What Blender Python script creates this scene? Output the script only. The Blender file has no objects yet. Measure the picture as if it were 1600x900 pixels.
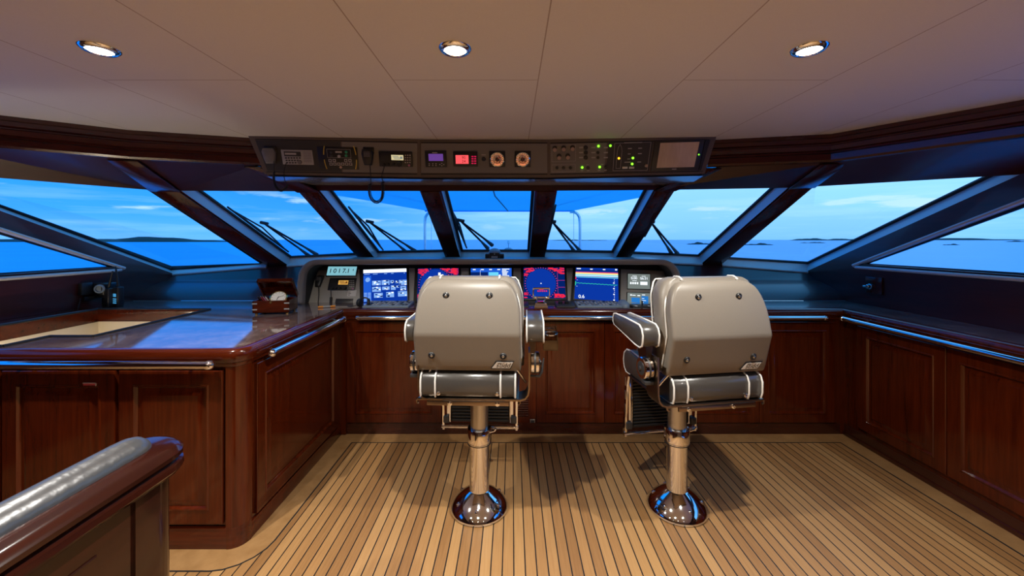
import bpy, bmesh, math, random
from mathutils import Vector, Matrix
random.seed(7)
V = Vector
S = bpy.context.scene
COL = S.collection
H, F = 1.45, 622.0            # eye height (m), focal length in pixels of the 1600x900 frame
R = math.radians


def P(px, py, Y):             # the point seen at pixel (px, py) at depth Y
    return V(((px - 800) / F * Y, Y, H - (py - 374) / F * Y))


# ------------------------------------------------------------------ materials
MATS = {}


class NT:
    def __init__(s, name):
        s.m = bpy.data.materials.new(name); s.m.use_nodes = True
        s.t = s.m.node_tree; s.t.nodes.clear()
        s.out = s.t.nodes.new('ShaderNodeOutputMaterial')

    def n(s, typ, **kw):
        nd = s.t.nodes.new(typ)
        for k, v in kw.items():
            if k.startswith('i_'):
                key = k[2:].replace('_', ' ')
                nd.inputs[key].default_value = v
            else:
                setattr(nd, k, v)
        return nd

    def l(s, a, b): s.t.links.new(a, b)

    def math(s, op, a, b=None, c=None):
        nd = s.t.nodes.new('ShaderNodeMath'); nd.operation = op
        for i, x in enumerate((a, b, c)):
            if x is None: continue
            if hasattr(x, 'is_linked'): s.l(x, nd.inputs[i])
            else: nd.inputs[i].default_value = x
        return nd.outputs[0]

    def mix(s, fac, a, b):
        nd = s.t.nodes.new('ShaderNodeMix'); nd.data_type = 'RGBA'
        for sock, x in ((nd.inputs[0], fac), (nd.inputs[6], a), (nd.inputs[7], b)):
            if hasattr(x, 'is_linked'): s.l(x, sock)
            elif isinstance(x, (int, float)): sock.default_value = x
            else: sock.default_value = (*x, 1)
        return nd.outputs[2]

    def ramp(s, fac, stops):
        nd = s.t.nodes.new('ShaderNodeValToRGB')
        e = nd.color_ramp.elements
        while len(e) < len(stops): e.new(0.5)
        for el, (p, c) in zip(e, stops):
            el.position = p; el.color = (*c, 1)
        s.l(fac, nd.inputs[0]); return nd.outputs[0]

    def pos(s, scale=(1, 1, 1)):
        g = s.t.nodes.new('ShaderNodeTexCoord')
        mp = s.t.nodes.new('ShaderNodeMapping'); mp.inputs['Scale'].default_value = scale
        s.l(g.outputs['Object'], mp.inputs[0]); return mp.outputs[0]

    def noise(s, vec, scale, detail=3, rough=.5):
        nd = s.n('ShaderNodeTexNoise'); nd.inputs['Scale'].default_value = scale
        nd.inputs['Detail'].default_value = detail; nd.inputs['Roughness'].default_value = rough
        s.l(vec, nd.inputs['Vector']); return nd.outputs[0]

    def principled(s, col=(.5, .5, .5), rough=.5, metal=0, coat=0, bump=None, bstr=.1, bdist=.01, **kw):
        p = s.n('ShaderNodeBsdfPrincipled')
        if hasattr(col, 'is_linked'): s.l(col, p.inputs['Base Color'])
        else: p.inputs['Base Color'].default_value = (*col, 1)
        if hasattr(rough, 'is_linked'): s.l(rough, p.inputs['Roughness'])
        else: p.inputs['Roughness'].default_value = rough
        p.inputs['Metallic'].default_value = metal
        p.inputs['Coat Weight'].default_value = coat
        p.inputs['Coat Roughness'].default_value = .06
        for k, v in kw.items(): p.inputs[k.replace('_', ' ')].default_value = v
        if bump is not None:
            b = s.n('ShaderNodeBump'); b.inputs['Strength'].default_value = bstr
            b.inputs['Distance'].default_value = bdist
            s.l(bump, b.inputs['Height']); s.l(b.outputs[0], p.inputs['Normal'])
        s.l(p.outputs[0], s.out.inputs[0]); return p


def simple(name, col, rough=.5, metal=0, coat=0, noise=0, nscale=60, bstr=0, **kw):
    t = NT(name); v = t.pos()
    nz = t.noise(v, nscale, 2)
    a = tuple(c * (1 - noise) for c in col); b = tuple(min(1, c * (1 + noise)) for c in col)
    c = t.mix(nz, a, b) if noise else col
    t.principled(c, rough, metal, coat, bump=nz if bstr else None, bstr=bstr, bdist=.003, **kw)
    MATS[name] = t.m; return t.m


def emit(name, col, st=1.0):
    t = NT(name); e = t.n('ShaderNodeEmission')
    e.inputs[0].default_value = (*col, 1); e.inputs[1].default_value = st
    t.l(e.outputs[0], t.out.inputs[0]); MATS[name] = t.m; return t.m


def wood(name, dark, light, scale, rough=.16, coat=.6):
    t = NT(name); v = t.pos(scale)
    n1 = t.noise(v, 1.0, 5, .6)
    n2 = t.noise(v, 3.2, 3, .5)
    f = t.math('ADD', t.math('MULTIPLY', n1, .65), t.math('MULTIPLY', n2, .35))
    c = t.ramp(f, [(.32, dark), (.68, light)])
    t.principled(c, rough, 0, coat, **{'Specular_IOR_Level': .5})
    MATS[name] = t.m


wood('mahogany', (.036, .0042, .0009), (.098, .0138, .0024), (24, 24, 1.6), coat=.0, rough=.12)       # grain upright
wood('mahogany_x', (.038, .0044, .0010), (.092, .0125, .0026), (1.6, 24, 24), coat=.15)     # grain along X
wood('mahogany_y', (.036, .0042, .0016), (.078, .0105, .0036), (24, 1.6, 24), coat=.1)
wood('mahogany_dark', (.012, .0030, .0018), (.030, .0062, .0034), (24, 1.6, 24), coat=.1, rough=.12)
wood('cornice_wood', (.040, .0060, .0040), (.075, .0120, .0075), (3, 3, 24), rough=.2, coat=.4)     # grain along Y
wood('mahogany_wall', (.034, .0065, .0062), (.062, .012, .0105), (2, 2, 18), rough=.30, coat=.2)
wood('plinth_wood', (.030, .006, .003), (.055, .011, .005), (3, 3, 20), rough=.25, coat=.3)

# teak deck: planks along Y with black caulking
t = NT('teak_deck')
g = t.n('ShaderNodeTexCoord'); sx = t.n('ShaderNodeSeparateXYZ'); t.l(g.outputs['Object'], sx.inputs[0])
xs = t.math('DIVIDE', t.math('ADD', sx.outputs[0], 20.0185), .0507)
idx = t.math('FLOOR', xs); fr = t.math('FRACT', xs)
wn = t.n('ShaderNodeTexWhiteNoise', noise_dimensions='1D'); t.l(idx, wn.inputs['W'])
caulk = t.math('LESS_THAN', t.math('ABSOLUTE', t.math('SUBTRACT', fr, .5)), .445)
cmb = t.n('ShaderNodeCombineXYZ')
t.l(t.math('MULTIPLY', sx.outputs[0], 90), cmb.inputs[0])
t.l(t.math('ADD', t.math('MULTIPLY', sx.outputs[1], 3.0), t.math('MULTIPLY', wn.outputs[0], 40)), cmb.inputs[1])
gr = t.noise(cmb.outputs[0], 1.6, 5, .65)
f = t.math('ADD', t.math('MULTIPLY', gr, .55), t.math('MULTIPLY', wn.outputs[0], .45))
c = t.ramp(f, [(.2, (.23, .108, .036)), (.5, (.345, .178, .064)), (.85, (.46, .262, .104))])
c2 = t.mix(caulk, (.012, .010, .009), c)
t.principled(c2, .42, 0, .0, bump=caulk, bstr=.25, bdist=.002)
MATS['teak_deck'] = t.m
t = NT('teak_border'); v = t.pos((5, 5, 5)); n1 = t.noise(v, 2.2, 4, .6)
c = t.ramp(n1, [(.3, (.27, .138, .048)), (.7, (.38, .208, .082))]); t.principled(c, .4); MATS['teak_border'] = t.m

# ceiling: off-white panels, thin seams every 0.61 m and short cross seams in every second panel
t = NT('ceiling_panel')
g = t.n('ShaderNodeTexCoord'); sx = t.n('ShaderNodeSeparateXYZ'); t.l(g.outputs['Object'], sx.inputs[0])
xs = t.math('DIVIDE', t.math('ADD', sx.outputs[0], 1.72 + 6.1 * 2), .61)
idx = t.math('FLOOR', xs); fr = t.math('FRACT', xs)
sea1 = t.math('GREATER_THAN', t.math('ABSOLUTE', t.math('SUBTRACT', fr, .5)), .4965)
alt = t.math('LESS_THAN', t.math('FRACT', t.math('MULTIPLY', idx, .5)), .25)
ys = t.math('FRACT', t.math('DIVIDE', t.math('ADD', sx.outputs[1], 20 - 1.674 + 1.0), 1.0))
sea2 = t.math('MULTIPLY', alt, t.math('LESS_THAN', t.math('ABSOLUTE', t.math('SUBTRACT', sx.outputs[1], 1.674)), .0022))
seam = t.math('MAXIMUM', sea1, sea2)
nz = t.noise(g.outputs['Object'], 220, 2)
c = t.mix(seam, t.mix(nz, (.76, .76, .70), (.82, .82, .76)), (.44, .38, .31))
t.principled(c, .55, bump=nz, bstr=.05, bdist=.001); MATS['ceiling_panel'] = t.m

# polished stone worktop
t = NT('counter_stone'); v = t.pos((1, 1.0, 1))
n1 = t.noise(v, 7, 6, .65); n2 = t.noise(v, 38, 4, .7)
f = t.math('ADD', t.math('MULTIPLY', n1, .6), t.math('MULTIPLY', n2, .4))
c = t.ramp(f, [(.36, (.085, .050, .045)), (.5, (.19, .12, .105)), (.64, (.36, .25, .22))])
t.principled(c, .05, 0, 1.0, **{'IOR': 1.7, 'Coat_IOR': 1.7}); MATS['counter_stone'] = t.m

simple('chrome', (.82, .82, .83), .06, 1)
simple('satin_steel', (.46, .45, .43), .32, 1)
simple('brushed_steel', (.6, .58, .55), .22, 1)
simple('bronze_metal', (.26, .20, .15), .3, 1)
simple('taupe_vinyl', (.205, .177, .145), .42, noise=.06, nscale=300, bstr=.06)
simple('dark_vinyl', (.058, .052, .047), .28, coat=.25, noise=.1, nscale=200, bstr=.08)
simple('white_piping', (.80, .78, .74), .4)
simple('black_plastic', (.012, .012, .013), .38)
simple('black_rubber', (.010, .010, .011), .55)
simple('gasket', (.006, .007, .010), .5)
simple('grey_console', (.20, .19, .17), .42, noise=.05, nscale=150, bstr=.03)
simple('dash_grey', (.36, .35, .32), .42, noise=.05, nscale=150, bstr=.03)
simple('dark_console', (.034, .033, .034), .4)
simple('hood_leather', (.24, .22, .21), .3, noise=.1, nscale=180, bstr=.05)
simple('hood_inside', (.022, .022, .024), .6)
simple('case_brown', (.11, .085, .07), .38)
simple('case_under', (.45, .45, .46), .16, .6)
simple('grey_plastic', (.17, .17, .175), .4)
simple('light_grey', (.36, .36, .36), .4)
simple('pale_print', (.45, .44, .42), .5)
simple('white_paint', (.75, .75, .73), .4)
simple('yellow_print', (.62, .45, .06), .5)
simple('frame_paint', (.55, .56, .58), .22, coat=.3)
simple('cream_paint', (.68, .60, .46), .45)
simple('silver_vinyl', (.16, .16, .165), .28, .75, noise=.12, nscale=40, bstr=.45)
simple('brass', (.72, .50, .18), .25, 1)
simple('dial_white', (.75, .74, .70), .4)
simple('red_plastic', (.55, .03, .02), .35)
simple('red_label', (.42, .05, .06), .45)
simple('green_plastic', (.02, .30, .14), .35)
simple('orange_plastic', (.8, .28, .03), .4)
simple('pink_plastic', (.55, .2, .35), .4)
simple('beige_knob', (.48, .34, .26), .4)
simple('island_rock', (.035, .06, .05), .9, noise=.4, nscale=.02)
simple('outside_steel', (.75, .77, .8), .15, 1)
simple('deck_white', (.7, .72, .75), .5)
simple('wiper_black', (.006, .010, .016), .5)
simple('key_blue', (.22, .28, .34), .4)
wood('pale_panel', (.26, .18, .11), (.34, .24, .15), (14, 14, 1.2), rough=.35, coat=.2)
wood('monitor_reflection', (.60, .45, .28), (.75, .60, .40), (14, 14, 1.2), rough=.3, coat=.2)  # beige grain painted as the reflection in the overhead monitor
emit('led_green', (.18, 1.0, .02), 3.0)
emit('led_amber', (1.0, .45, .02), 2.2)
emit('lamp_lens', (1.0, .97, .90), 22)
emit('lcd_amber', (.62, .33, .07), 1)
emit('lcd_cream', (.62, .52, .28), 1)
emit('lcd_cyan', (.20, .47, .55), 1)
emit('lcd_purple', (.12, .045, .24), 1)
emit('lcd_red', (1.0, .10, .11), 1)
emit('lcd_red_key', (.60, .01, .07), .9)
emit('lcd_grey', (.17, .20, .19), 1)
emit('lcd_blue', (.02, .18, .55), 1)
emit('screen_navy', (.001, .014, .125), 1)
emit('screen_blue', (.003, .035, .34), 1)
emit('screen_mid', (.012, .10, .62), 1)
emit('screen_pale', (.22, .42, .85), 1)
emit('screen_white', (.85, .93, 1.0), 1.15)
emit('screen_red', (.85, .02, .06), 1)
emit('screen_pink', (.75, .05, .28), .9)
emit('screen_green', (.03, .55, .35), 1)
emit('screen_yellow', (.85, .75, .35), 1)
emit('screen_cyan', (.15, .65, .9), 1)
emit('gauge_glow', (.85, .24, .10), .9)
emit('radio_screen', (.06, .32, .62), .8)

# smoky acrylic
t = NT('smoky_acrylic'); a = t.n('ShaderNodeBsdfTransparent'); a.inputs[0].default_value = (.55, .47, .40, 1)
b = t.n('ShaderNodeBsdfGlossy'); b.inputs[0].default_value = (.9, .9, .9, 1); b.inputs['Roughness'].default_value = .08
mx = t.n('ShaderNodeMixShader'); mx.inputs[0].default_value = .16
t.l(a.outputs[0], mx.inputs[1]); t.l(b.outputs[0], mx.inputs[2]); t.l(mx.outputs[0], t.out.inputs[0]); MATS['smoky_acrylic'] = t.m
# window glass (thin)
t = NT('window_glass'); a = t.n('ShaderNodeBsdfTransparent'); a.inputs[0].default_value = (.95, .98, 1, 1)
b = t.n('ShaderNodeBsdfGlossy'); b.inputs['Roughness'].default_value = .0
lw = t.n('ShaderNodeFresnel'); lw.inputs[0].default_value = 1.25
mx = t.n('ShaderNodeMixShader'); t.l(t.math('MULTIPLY', lw.outputs[0], .10), mx.inputs[0])
t.l(a.outputs[0], mx.inputs[1]); t.l(b.outputs[0], mx.inputs[2]); t.l(mx.outputs[0], t.out.inputs[0]); MATS['window_glass'] = t.m
# awning cloth
t = NT('awning_cloth'); a = t.n('ShaderNodeBsdfTranslucent'); b = t.n('ShaderNodeBsdfDiffuse')
n1 = t.noise(t.pos(), .6, 2); c = t.mix(n1, (.10, .62, .98), (.16, .70, 1.0))
t.l(c, a.inputs[0]); t.l(c, b.inputs[0])
mx = t.n('ShaderNodeMixShader'); mx.inputs[0].default_value = .35
t.l(a.outputs[0], mx.inputs[1]); t.l(b.outputs[0], mx.inputs[2]); t.l(mx.outputs[0], t.out.inputs[0]); MATS['awning_cloth'] = t.m
# sea
t = NT('sea_water'); v = t.pos((.35, 1, 1)); n1 = t.noise(v, .5, 5, .65); n2 = t.noise(t.pos((.02, .05, 1)), 1, 3, .5)
c = t.mix(n2, (.0, .40, .95), (.02, .58, 1.0))
t.principled(c, .35, bump=n1, bstr=.9, bdist=.35, **{'Specular_IOR_Level': .22}); MATS['sea_water'] = t.m


# ------------------------------------------------------------------ mesh builder
WM = {}                        # world matrix of every empty made here


class MB:
    def __init__(s): s.bm = bmesh.new()

    def absorb(s, tmp, mat=None):
        if mat is not None: tmp.transform(mat)
        me = bpy.data.meshes.new('tmp'); tmp.to_mesh(me); tmp.free()
        s.bm.from_mesh(me); bpy.data.meshes.remove(me); return s

    def face(s, pts):
        vs = [s.bm.verts.new(V(p)) for p in pts]
        try: s.bm.faces.new(vs)
        except ValueError: pass
        return s

    def box(s, lo, hi, r=0, seg=2, mat=None):
        t = bmesh.new(); bmesh.ops.create_cube(t, size=1)
        lo, hi = V(lo), V(hi)
        for v in t.verts:
            v.co = V(((lo[i] + hi[i]) / 2 + v.co[i] * (hi[i] - lo[i])) for i in range(3))
        if r > 0:
            bmesh.ops.bevel(t, geom=t.edges[:], offset=r, segments=seg, affect='EDGES', profile=.5)
        bmesh.ops.recalc_face_normals(t, faces=t.faces[:])
        return s.absorb(t, mat)

    def loft(s, rings, closed=True, cap=True, loop=False, mat=None):
        t = bmesh.new()
        vr = [[t.verts.new(V(p)) for p in r] for r in rings]
        n = len(rings[0]); m = len(rings)
        for i in range(m if loop else m - 1):
            a, b = vr[i], vr[(i + 1) % m]
            for j in range(n if closed else n - 1):
                t.faces.new((a[j], a[(j + 1) % n], b[(j + 1) % n], b[j]))
        if cap and closed and not loop:
            t.faces.new(vr[0][::-1]); t.faces.new(vr[-1])
        bmesh.ops.recalc_face_normals(t, faces=t.faces[:])
        return s.absorb(t, mat)

    def prism(s, pts, ext, r=0, mat=None):
        e = V(ext); pts = [V(p) for p in pts]
        t = bmesh.new()
        a = [t.verts.new(p) for p in pts]; b = [t.verts.new(p + e) for p in pts]
        t.faces.new(a[::-1]); t.faces.new(b); n = len(pts)
        for j in range(n): t.faces.new((a[j], a[(j + 1) % n], b[(j + 1) % n], b[j]))
        bmesh.ops.recalc_face_normals(t, faces=t.faces[:])
        if r: bmesh.ops.bevel(t, geom=t.edges[:], offset=r, segments=2, affect='EDGES', profile=.5)
        return s.absorb(t, mat)

    def tube(s, path, r, seg=10, closed=False, mat=None, cap=True):
        path = [V(p) for p in path]; n = len(path); rings = []; up = None
        for i, p in enumerate(path):
            if closed: d = path[(i + 1) % n] - path[i - 1]
            else: d = path[min(i + 1, n - 1)] - path[max(i - 1, 0)]
            d.normalize()
            if up is None:
                up = V((0, 0, 1)) if abs(d.z) < .9 else V((1, 0, 0))
            a = up - d * up.dot(d)
            if a.length < 1e-5: a = V((1, 0, 0)) - d * d.x
            a.normalize(); up = a; b = d.cross(a)
            rr = r[i] if isinstance(r, (list, tuple)) else r
            rings.append([p + (a * math.cos(k * 2 * math.pi / seg) + b * math.sin(k * 2 * math.pi / seg)) * rr for k in range(seg)])
        return s.loft(rings, True, cap, loop=closed, mat=mat)

    def lathe(s, prof, c=(0, 0, 0), axis=(0, 0, 1), seg=32, mat=None):
        ax = V(axis).normalized(); u = ax.orthogonal().normalized(); w = ax.cross(u); c = V(c)
        rings = [[c + ax * z + (u * math.cos(k * 2 * math.pi / seg) + w * math.sin(k * 2 * math.pi / seg)) * max(r, 1e-4) for k in range(seg)] for r, z in prof]
        return s.loft(rings, mat=mat)

    def sweep(s, prof, path, closed=False):
        """prof: (offset to the right of travel, z) pairs; path: 2-D polyline, mitred."""
        n = len(path); rings = []
        pts = [V((p[0], p[1])) for p in path]
        for i in range(n):
            d0 = (pts[i] - pts[i - 1]).normalized() if i > 0 or closed else None
            d1 = (pts[(i + 1) % n] - pts[i]).normalized() if i < n - 1 or closed else None
            d0 = d0 or d1; d1 = d1 or d0
            n0 = V((d0.y, -d0.x)); n1 = V((d1.y, -d1.x)); m = n0 + n1
            m = m / max(.2, m.dot(n0))
            rings.append([V((pts[i].x + m.x * o, pts[i].y + m.y * o, z)) for o, z in prof])
        return s.loft(rings, True, True, loop=closed)

    def build(s, name, mat, parent=None, smooth=35, structure=False, label=None):
        me = bpy.data.meshes.new(name)
        if parent is not None: s.bm.transform(WM.get(parent, Matrix()).inverted())
        bmesh.ops.remove_doubles(s.bm, verts=s.bm.verts[:], dist=1e-6)
        s.bm.to_mesh(me); s.bm.free()
        me.materials.append(MATS[mat])
        if smooth:
            me.shade_smooth()
            try: me.set_sharp_from_angle(angle=R(smooth))
            except Exception: pass
        o = bpy.data.objects.new(name, me); COL.objects.link(o)
        if parent is not None:
            o.parent = parent; WM[o] = WM.get(parent, Matrix())
        if structure: o['kind'] = 'structure'
        if label: o['label'] = label
        return o


def thing(name, label, cat, loc=(0, 0, 0), group=None):
    o = bpy.data.objects.new(name, None); COL.objects.link(o)
    o.empty_display_size = .05
    o.location = loc; o['label'] = label; o['category'] = cat
    if group: o['group'] = group
    WM[o] = Matrix.Translation(V(loc)); return o


def tag(o, label, cat, group=None):
    o['label'] = label; o['category'] = cat
    if group: o['group'] = group
    return o


class Frame:                   # a flat face in the room: u to the right, v up, n towards the room
    def __init__(s, o, u, v):
        s.o = V(o); s.u = V(u).normalized(); s.n = s.u.cross(V(v)).normalized(); s.v = s.n.cross(s.u)
        s.M = Matrix(((s.u.x, s.v.x, s.n.x, s.o.x), (s.u.y, s.v.y, s.n.y, s.o.y), (s.u.z, s.v.z, s.n.z, s.o.z), (0, 0, 0, 1)))

    def p(s, u, v, d=0): return s.o + s.u * u + s.v * v + s.n * d

    def px(s, x, y):
        e = V((0, 0, H)); d = V(((x - 800) / F, 1, -(y - 374) / F))
        k = (s.o - e).dot(s.n) / d.dot(s.n); q = e + d * k - s.o
        return q.dot(s.u), q.dot(s.v)

    def rect(s, x0, y0, x1, y1):
        xm, ym = (x0 + x1) / 2, (y0 + y1) / 2
        c = s.px(xm, ym)
        return c[0], c[1], (s.px(x1, ym)[0] - s.px(x0, ym)[0]) / 2, (s.px(xm, y0)[1] - s.px(xm, y1)[1]) / 2

    def plate(s, M, x0, y0, x1, y1, d0, d1, r=0):
        u, v, a, b = s.rect(x0, y0, x1, y1)
        return M.box((u - a, v - b, d0), (u + a, v + b, d1), r, 2, s.M)

    def quad(s, M, u0, v0, u1, v1, d): return M.face([s.p(u0, v0, d), s.p(u1, v0, d), s.p(u1, v1, d), s.p(u0, v1, d)])

    def qpx(s, M, x0, y0, x1, y1, d):
        u, v, a, b = s.rect(x0, y0, x1, y1); return s.quad(M, u - a, v - b, u + a, v + b, d)

    def disc(s, M, x, y, r, d0, d1, seg=20, bev=.15):
        u, v = s.px(x, y)
        return M.lathe([(r, d0), (r, d1 - (d1 - d0) * bev), (r * .9, d1)], s.p(u, v, 0), s.n, seg)


def write(M, body, fr, u, v, height, d=0, ext=0.0, align='CENTER', shear=0, bold=0):
    cu = bpy.data.curves.new('txt', 'FONT'); cu.body = body; cu.size = height * 1.38
    cu.align_x = align; cu.align_y = 'CENTER'; cu.extrude = ext; cu.shear = shear; cu.offset = bold
    ob = bpy.data.objects.new('txt', cu); COL.objects.link(ob)
    dg = bpy.context.evaluated_depsgraph_get()
    me = bpy.data.meshes.new_from_object(ob.evaluated_get(dg))
    me.transform(fr.M @ Matrix.Translation((u, v, d)))
    M.bm.from_mesh(me)
    bpy.data.meshes.remove(me); bpy.data.objects.remove(ob); bpy.data.curves.remove(cu)
    return M


def arc(c, r, a0, a1, n):      # 2-D arc in degrees
    return [(c[0] + r * math.cos(R(a0 + (a1 - a0) * i / n)), c[1] + r * math.sin(R(a0 + (a1 - a0) * i / n))) for i in range(n + 1)]

LAMP_W = [88, 100, 66]
SPOT = [140, 120, 120]
SKY = 1.45
EXPOSURE = 0.13

# ------------------------------------------------------------------ plan of the wheelhouse
LX, RX = -3.2, 2.82            # side walls
BY = -3.0                      # rear wall
CZ, KZ, HZ = 2.12, 1.95, 1.81  # ceiling, cornice foot, window head
CT = .935                      # worktop height
IX, IY, WY, CX = -1.26, 1.856, 2.957, 2.46   # left island side / front, dash front, right cabinet front

# floor, ceiling, rear wall
M = MB(); M.face([(LX, BY, 0), (CX + .05, BY, 0), (CX + .05, WY + .05, 0), (LX, WY + .05, 0)])
M.build('floor', 'teak_deck', smooth=0, structure=True)
ceil = [(-3.0, BY), (-2.95, 2.015), (-2.35, 2.44), (-1.7, 2.64), (1.374, 2.68), (2.03, 2.53), (2.66, 1.6), (2.7, BY)]
M = MB(); M.face([(x + (.02 if x > 0 else -.02), y + .02 if y > 0 else y, CZ) for x, y in ceil])
M.build('ceiling', 'ceiling_panel', smooth=0, structure=True)
M = MB(); M.box((LX, BY - .06, -.02), (RX, BY, CZ + .02)); M.build('wall_back', 'pale_panel', structure=True)

# teak margin planks round the deck, mitred, curving round the island corner, with a caulk line inside
bw = .115
path_out = [(IX - .9, IY)] + [(IX - .07, IY)] + [(IX - .07 + .07 * math.cos(R(a)), IY + .07 + .07 * math.sin(R(a))) for a in (-72, -54, -36, -18, 0)] + [(IX, WY), (CX, WY), (CX, BY)]
def margin(o0, o1, z): return [(o0, 0.0), (o0, z), (o1, z), (o1, 0.0)]
M = MB(); M.sweep(margin(-.03, bw, .0012), path_out); M.build('trim_1', 'teak_border', smooth=0, structure=True)
M = MB(); M.sweep(margin(bw - .001, bw + .006, .0014), path_out); M.build('trim_2', 'black_rubber', smooth=0, structure=True)

# cornice: stepped mahogany moulding between ceiling and window header
prof = [(0, CZ), (0, CZ - .022), (-.012, CZ - .026), (-.012, CZ - .05), (-.028, CZ - .058), (-.028, CZ - .064), (-.018, CZ - .07), (-.02, CZ - .098),
        (-.034, CZ - .105), (-.036, CZ - .115), (-.026, CZ - .122), (-.03, KZ + .012), (-.042, KZ), (-.09, KZ), (-.09, CZ)]
M = MB(); M.sweep(prof, ceil[:3] + [(-1.67, 2.645)]); M.sweep(prof, [(1.33, 2.69)] + ceil[5:]); M.build('trim_3', 'cornice_wood', structure=True)

# ------------------------------------------------------------------ windscreen openings (inner wood edge)
def top(px, py, Y=2.95): return P(px, py, Y)
def low(px, py, Y=3.85): return P(px, py, Y)
def onx(px, py, X): return P(px, py, F * X / (px - 800))
W = {
    1: [V((LX, 2.03, HZ)), top(237, 297, 2.91), low(418, 416, 3.82), V((LX, 3.77, 1.123))],
    2: [top(283, 298), top(466, 299), low(565, 409), low(450, 414.5)],
    3: [top(500, 298), top(656, 298.5), low(697, 404.5), low(588, 406.5)],
    4: [top(690, 298.5), top(836, 298.5), low(827.5, 404.5), low(719.5, 404.5)],
    5: [top(869.5, 298), top(1021, 297), low(960, 406), low(850.5, 404.5)],
    6: [top(1055, 296.5), top(1231, 293.5), low(1096, 412), low(982, 407)],
    7: [top(1272, 291.5, 2.93), V((RX, 2.21, HZ)), V((RX, 3.813, 1.1435)), low(1127, 413.5)],
}
GL = {}
def window(k, pts, off, wall=False):
    c = sum(pts, V()) / len(pts)
    n = (pts[1] - pts[0]).cross(pts[2] - pts[0]).normalized()
    if n.dot(c - V((-.2, 0, 1.4))) < 0: n = -n
    out = [p + n * off for p in pts]
    N = len(pts)
    oc = sum(out, V()) / N
    def inset(q, w):
        r = []
        for i in range(N):
            a = (q[i] - q[i - 1]).normalized(); b = (q[(i + 1) % N] - q[i]).normalized()
            ia, ib = n.cross(a), n.cross(b)
            if ia.dot(oc - q[i]) < 0: ia = -ia
            if ib.dot(oc - q[i]) < 0: ib = -ib
            m = ia + ib
            r.append(q[i] + m / max(.25, m.dot(ia)) * w)
        return r
    M = MB()
    ins = inset(pts, -.012)
    for i in range(N):
        j = (i + 1) % N
        M.face([pts[i], pts[j], out[j], out[i]])
    fr = M.build('window_%d' % k, 'frame_paint', smooth=0, structure=True)
    M = MB(); g0 = [p - n * .004 for p in out]; g1 = inset(g0, .022); g2 = [p + n * .012 for p in g1]
    for i in range(N):
        j = (i + 1) % N
        M.face([g0[i], g0[j], g1[j], g1[i]]); M.face([g1[i], g1[j], g2[j], g2[i]])
    M.build('gasket', 'gasket', fr, smooth=0)
    M = MB(); M.face([p + n * .006 for p in out]); M.build('pane', 'window_glass', fr, smooth=0)
    GL[k] = (out, n)

for k, q in W.items(): window(k, q, .085)
WL = [V((LX, 3.23, 1.227)), V((LX, 1.70, HZ)), V((LX, .6, HZ)), V((LX, .6, 1.227))]
WR = [V((RX, 3.234, 1.25)), V((RX, 1.82, HZ)), V((RX, .6, HZ)), V((RX, .6, 1.25))]
window(8, WL, .05); window(9, WR, .05)

# mullions between the windows (inner face plus the returns of the windows' reveals)
tn = 4
for k in range(1, 7):
    a, b = W[k], W[k + 1]
    M = MB(); M.face([a[1], b[0], b[3], a[2]])
    # a raised facing strip gives the post its edge
    c = [a[1].lerp(b[0], .08), a[1].lerp(b[0], .92), a[2].lerp(b[3], .92), a[2].lerp(b[3], .08)]
    n = (c[1] - c[0]).cross(c[2] - c[0]).normalized()
    if n.dot(V((-.2, 0, 1.4)) - c[0]) < 0: n = -n
    M.prism([p + n * .001 for p in c], n * .009, .003)
    M.build('trim_%d' % tn, 'mahogany_y', smooth=30, structure=True); tn += 1

# side walls with the raked side windows
def sidewall(name, X, wl, wc, head, zb):
    M = MB()
    tipY, topY = wl[0].y, wl[1].y
    sl = (head[1].z - head[0].z) / (head[1].y - head[0].y)
    yb = head[0].y + (zb - head[0].z) / sl
    M.face([(X, BY, 0), (X, 3.85, 0), (X, 3.85, head[1].z), (X, head[1].y, head[1].z), (X, yb, zb), (X, tipY, zb), (X, BY, zb)])
    M.face([(X, tipY, zb), (X, yb, zb), (X, head[0].y, HZ), (X, topY, HZ)])
    M.face([(X, BY, zb), (X, .6, zb), (X, .6, HZ), (X, BY, HZ)])
    return M.build(name, 'mahogany_wall', smooth=0, structure=True)
sidewall('wall_left', LX, WL, None, (W[1][0], W[1][3]), 1.227)
sidewall('wall_right', RX, WR, None, (W[7][1], W[7][2]), 1.25)

# header panels from the cornice foot to the window heads
K = [(-3.09, BY), (-3.04, 2.0), (-2.42, 2.49), (-1.75, 2.70), (1.42, 2.76), (2.09, 2.60), (2.74, 1.64), (2.79, BY)]
K = [V((x, y, KZ)) for x, y in K]
hd = [V((LX, BY, HZ)), W[1][0]] + [p for k in range(1, 8) for p in (W[k][0], W[k][1])][1:] + [V((RX, BY, HZ))]
M = MB()
def strip(pairs):
    for a, b in pairs: pass
M.face([K[0], K[1], hd[1], hd[0]])
M.face([K[1], K[2], W[1][1], W[1][0]])
M.face([K[2], K[3], W[2][1], W[2][0], W[1][1]])
fr_top = [W[2][1], W[3][0], W[3][1], W[4][0], W[4][1], W[5][0], W[5][1]]
K3, K4 = V((-1.60, 2.93, KZ)), V((1.27, 2.93, KZ))
M.face([K[3], K3, fr_top[0]]); M.face([K4, K[4], fr_top[-1]])
kk = [K3.lerp(K4, i / (len(fr_top) - 1)) for i in range(len(fr_top))]
for i in range(len(fr_top) - 1): M.face([kk[i], kk[i + 1], fr_top[i + 1], fr_top[i]])
M.face([K[4], K[5], W[7][0], W[6][1], W[6][0], W[5][1]])
M.face([K[5], K[6], W[7][1], W[7][0]])
M.face([K[6], K[7], V((RX, BY, HZ)), W[7][1]])
M.build('wall_front', 'mahogany_wall', smooth=0, structure=True)
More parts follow.
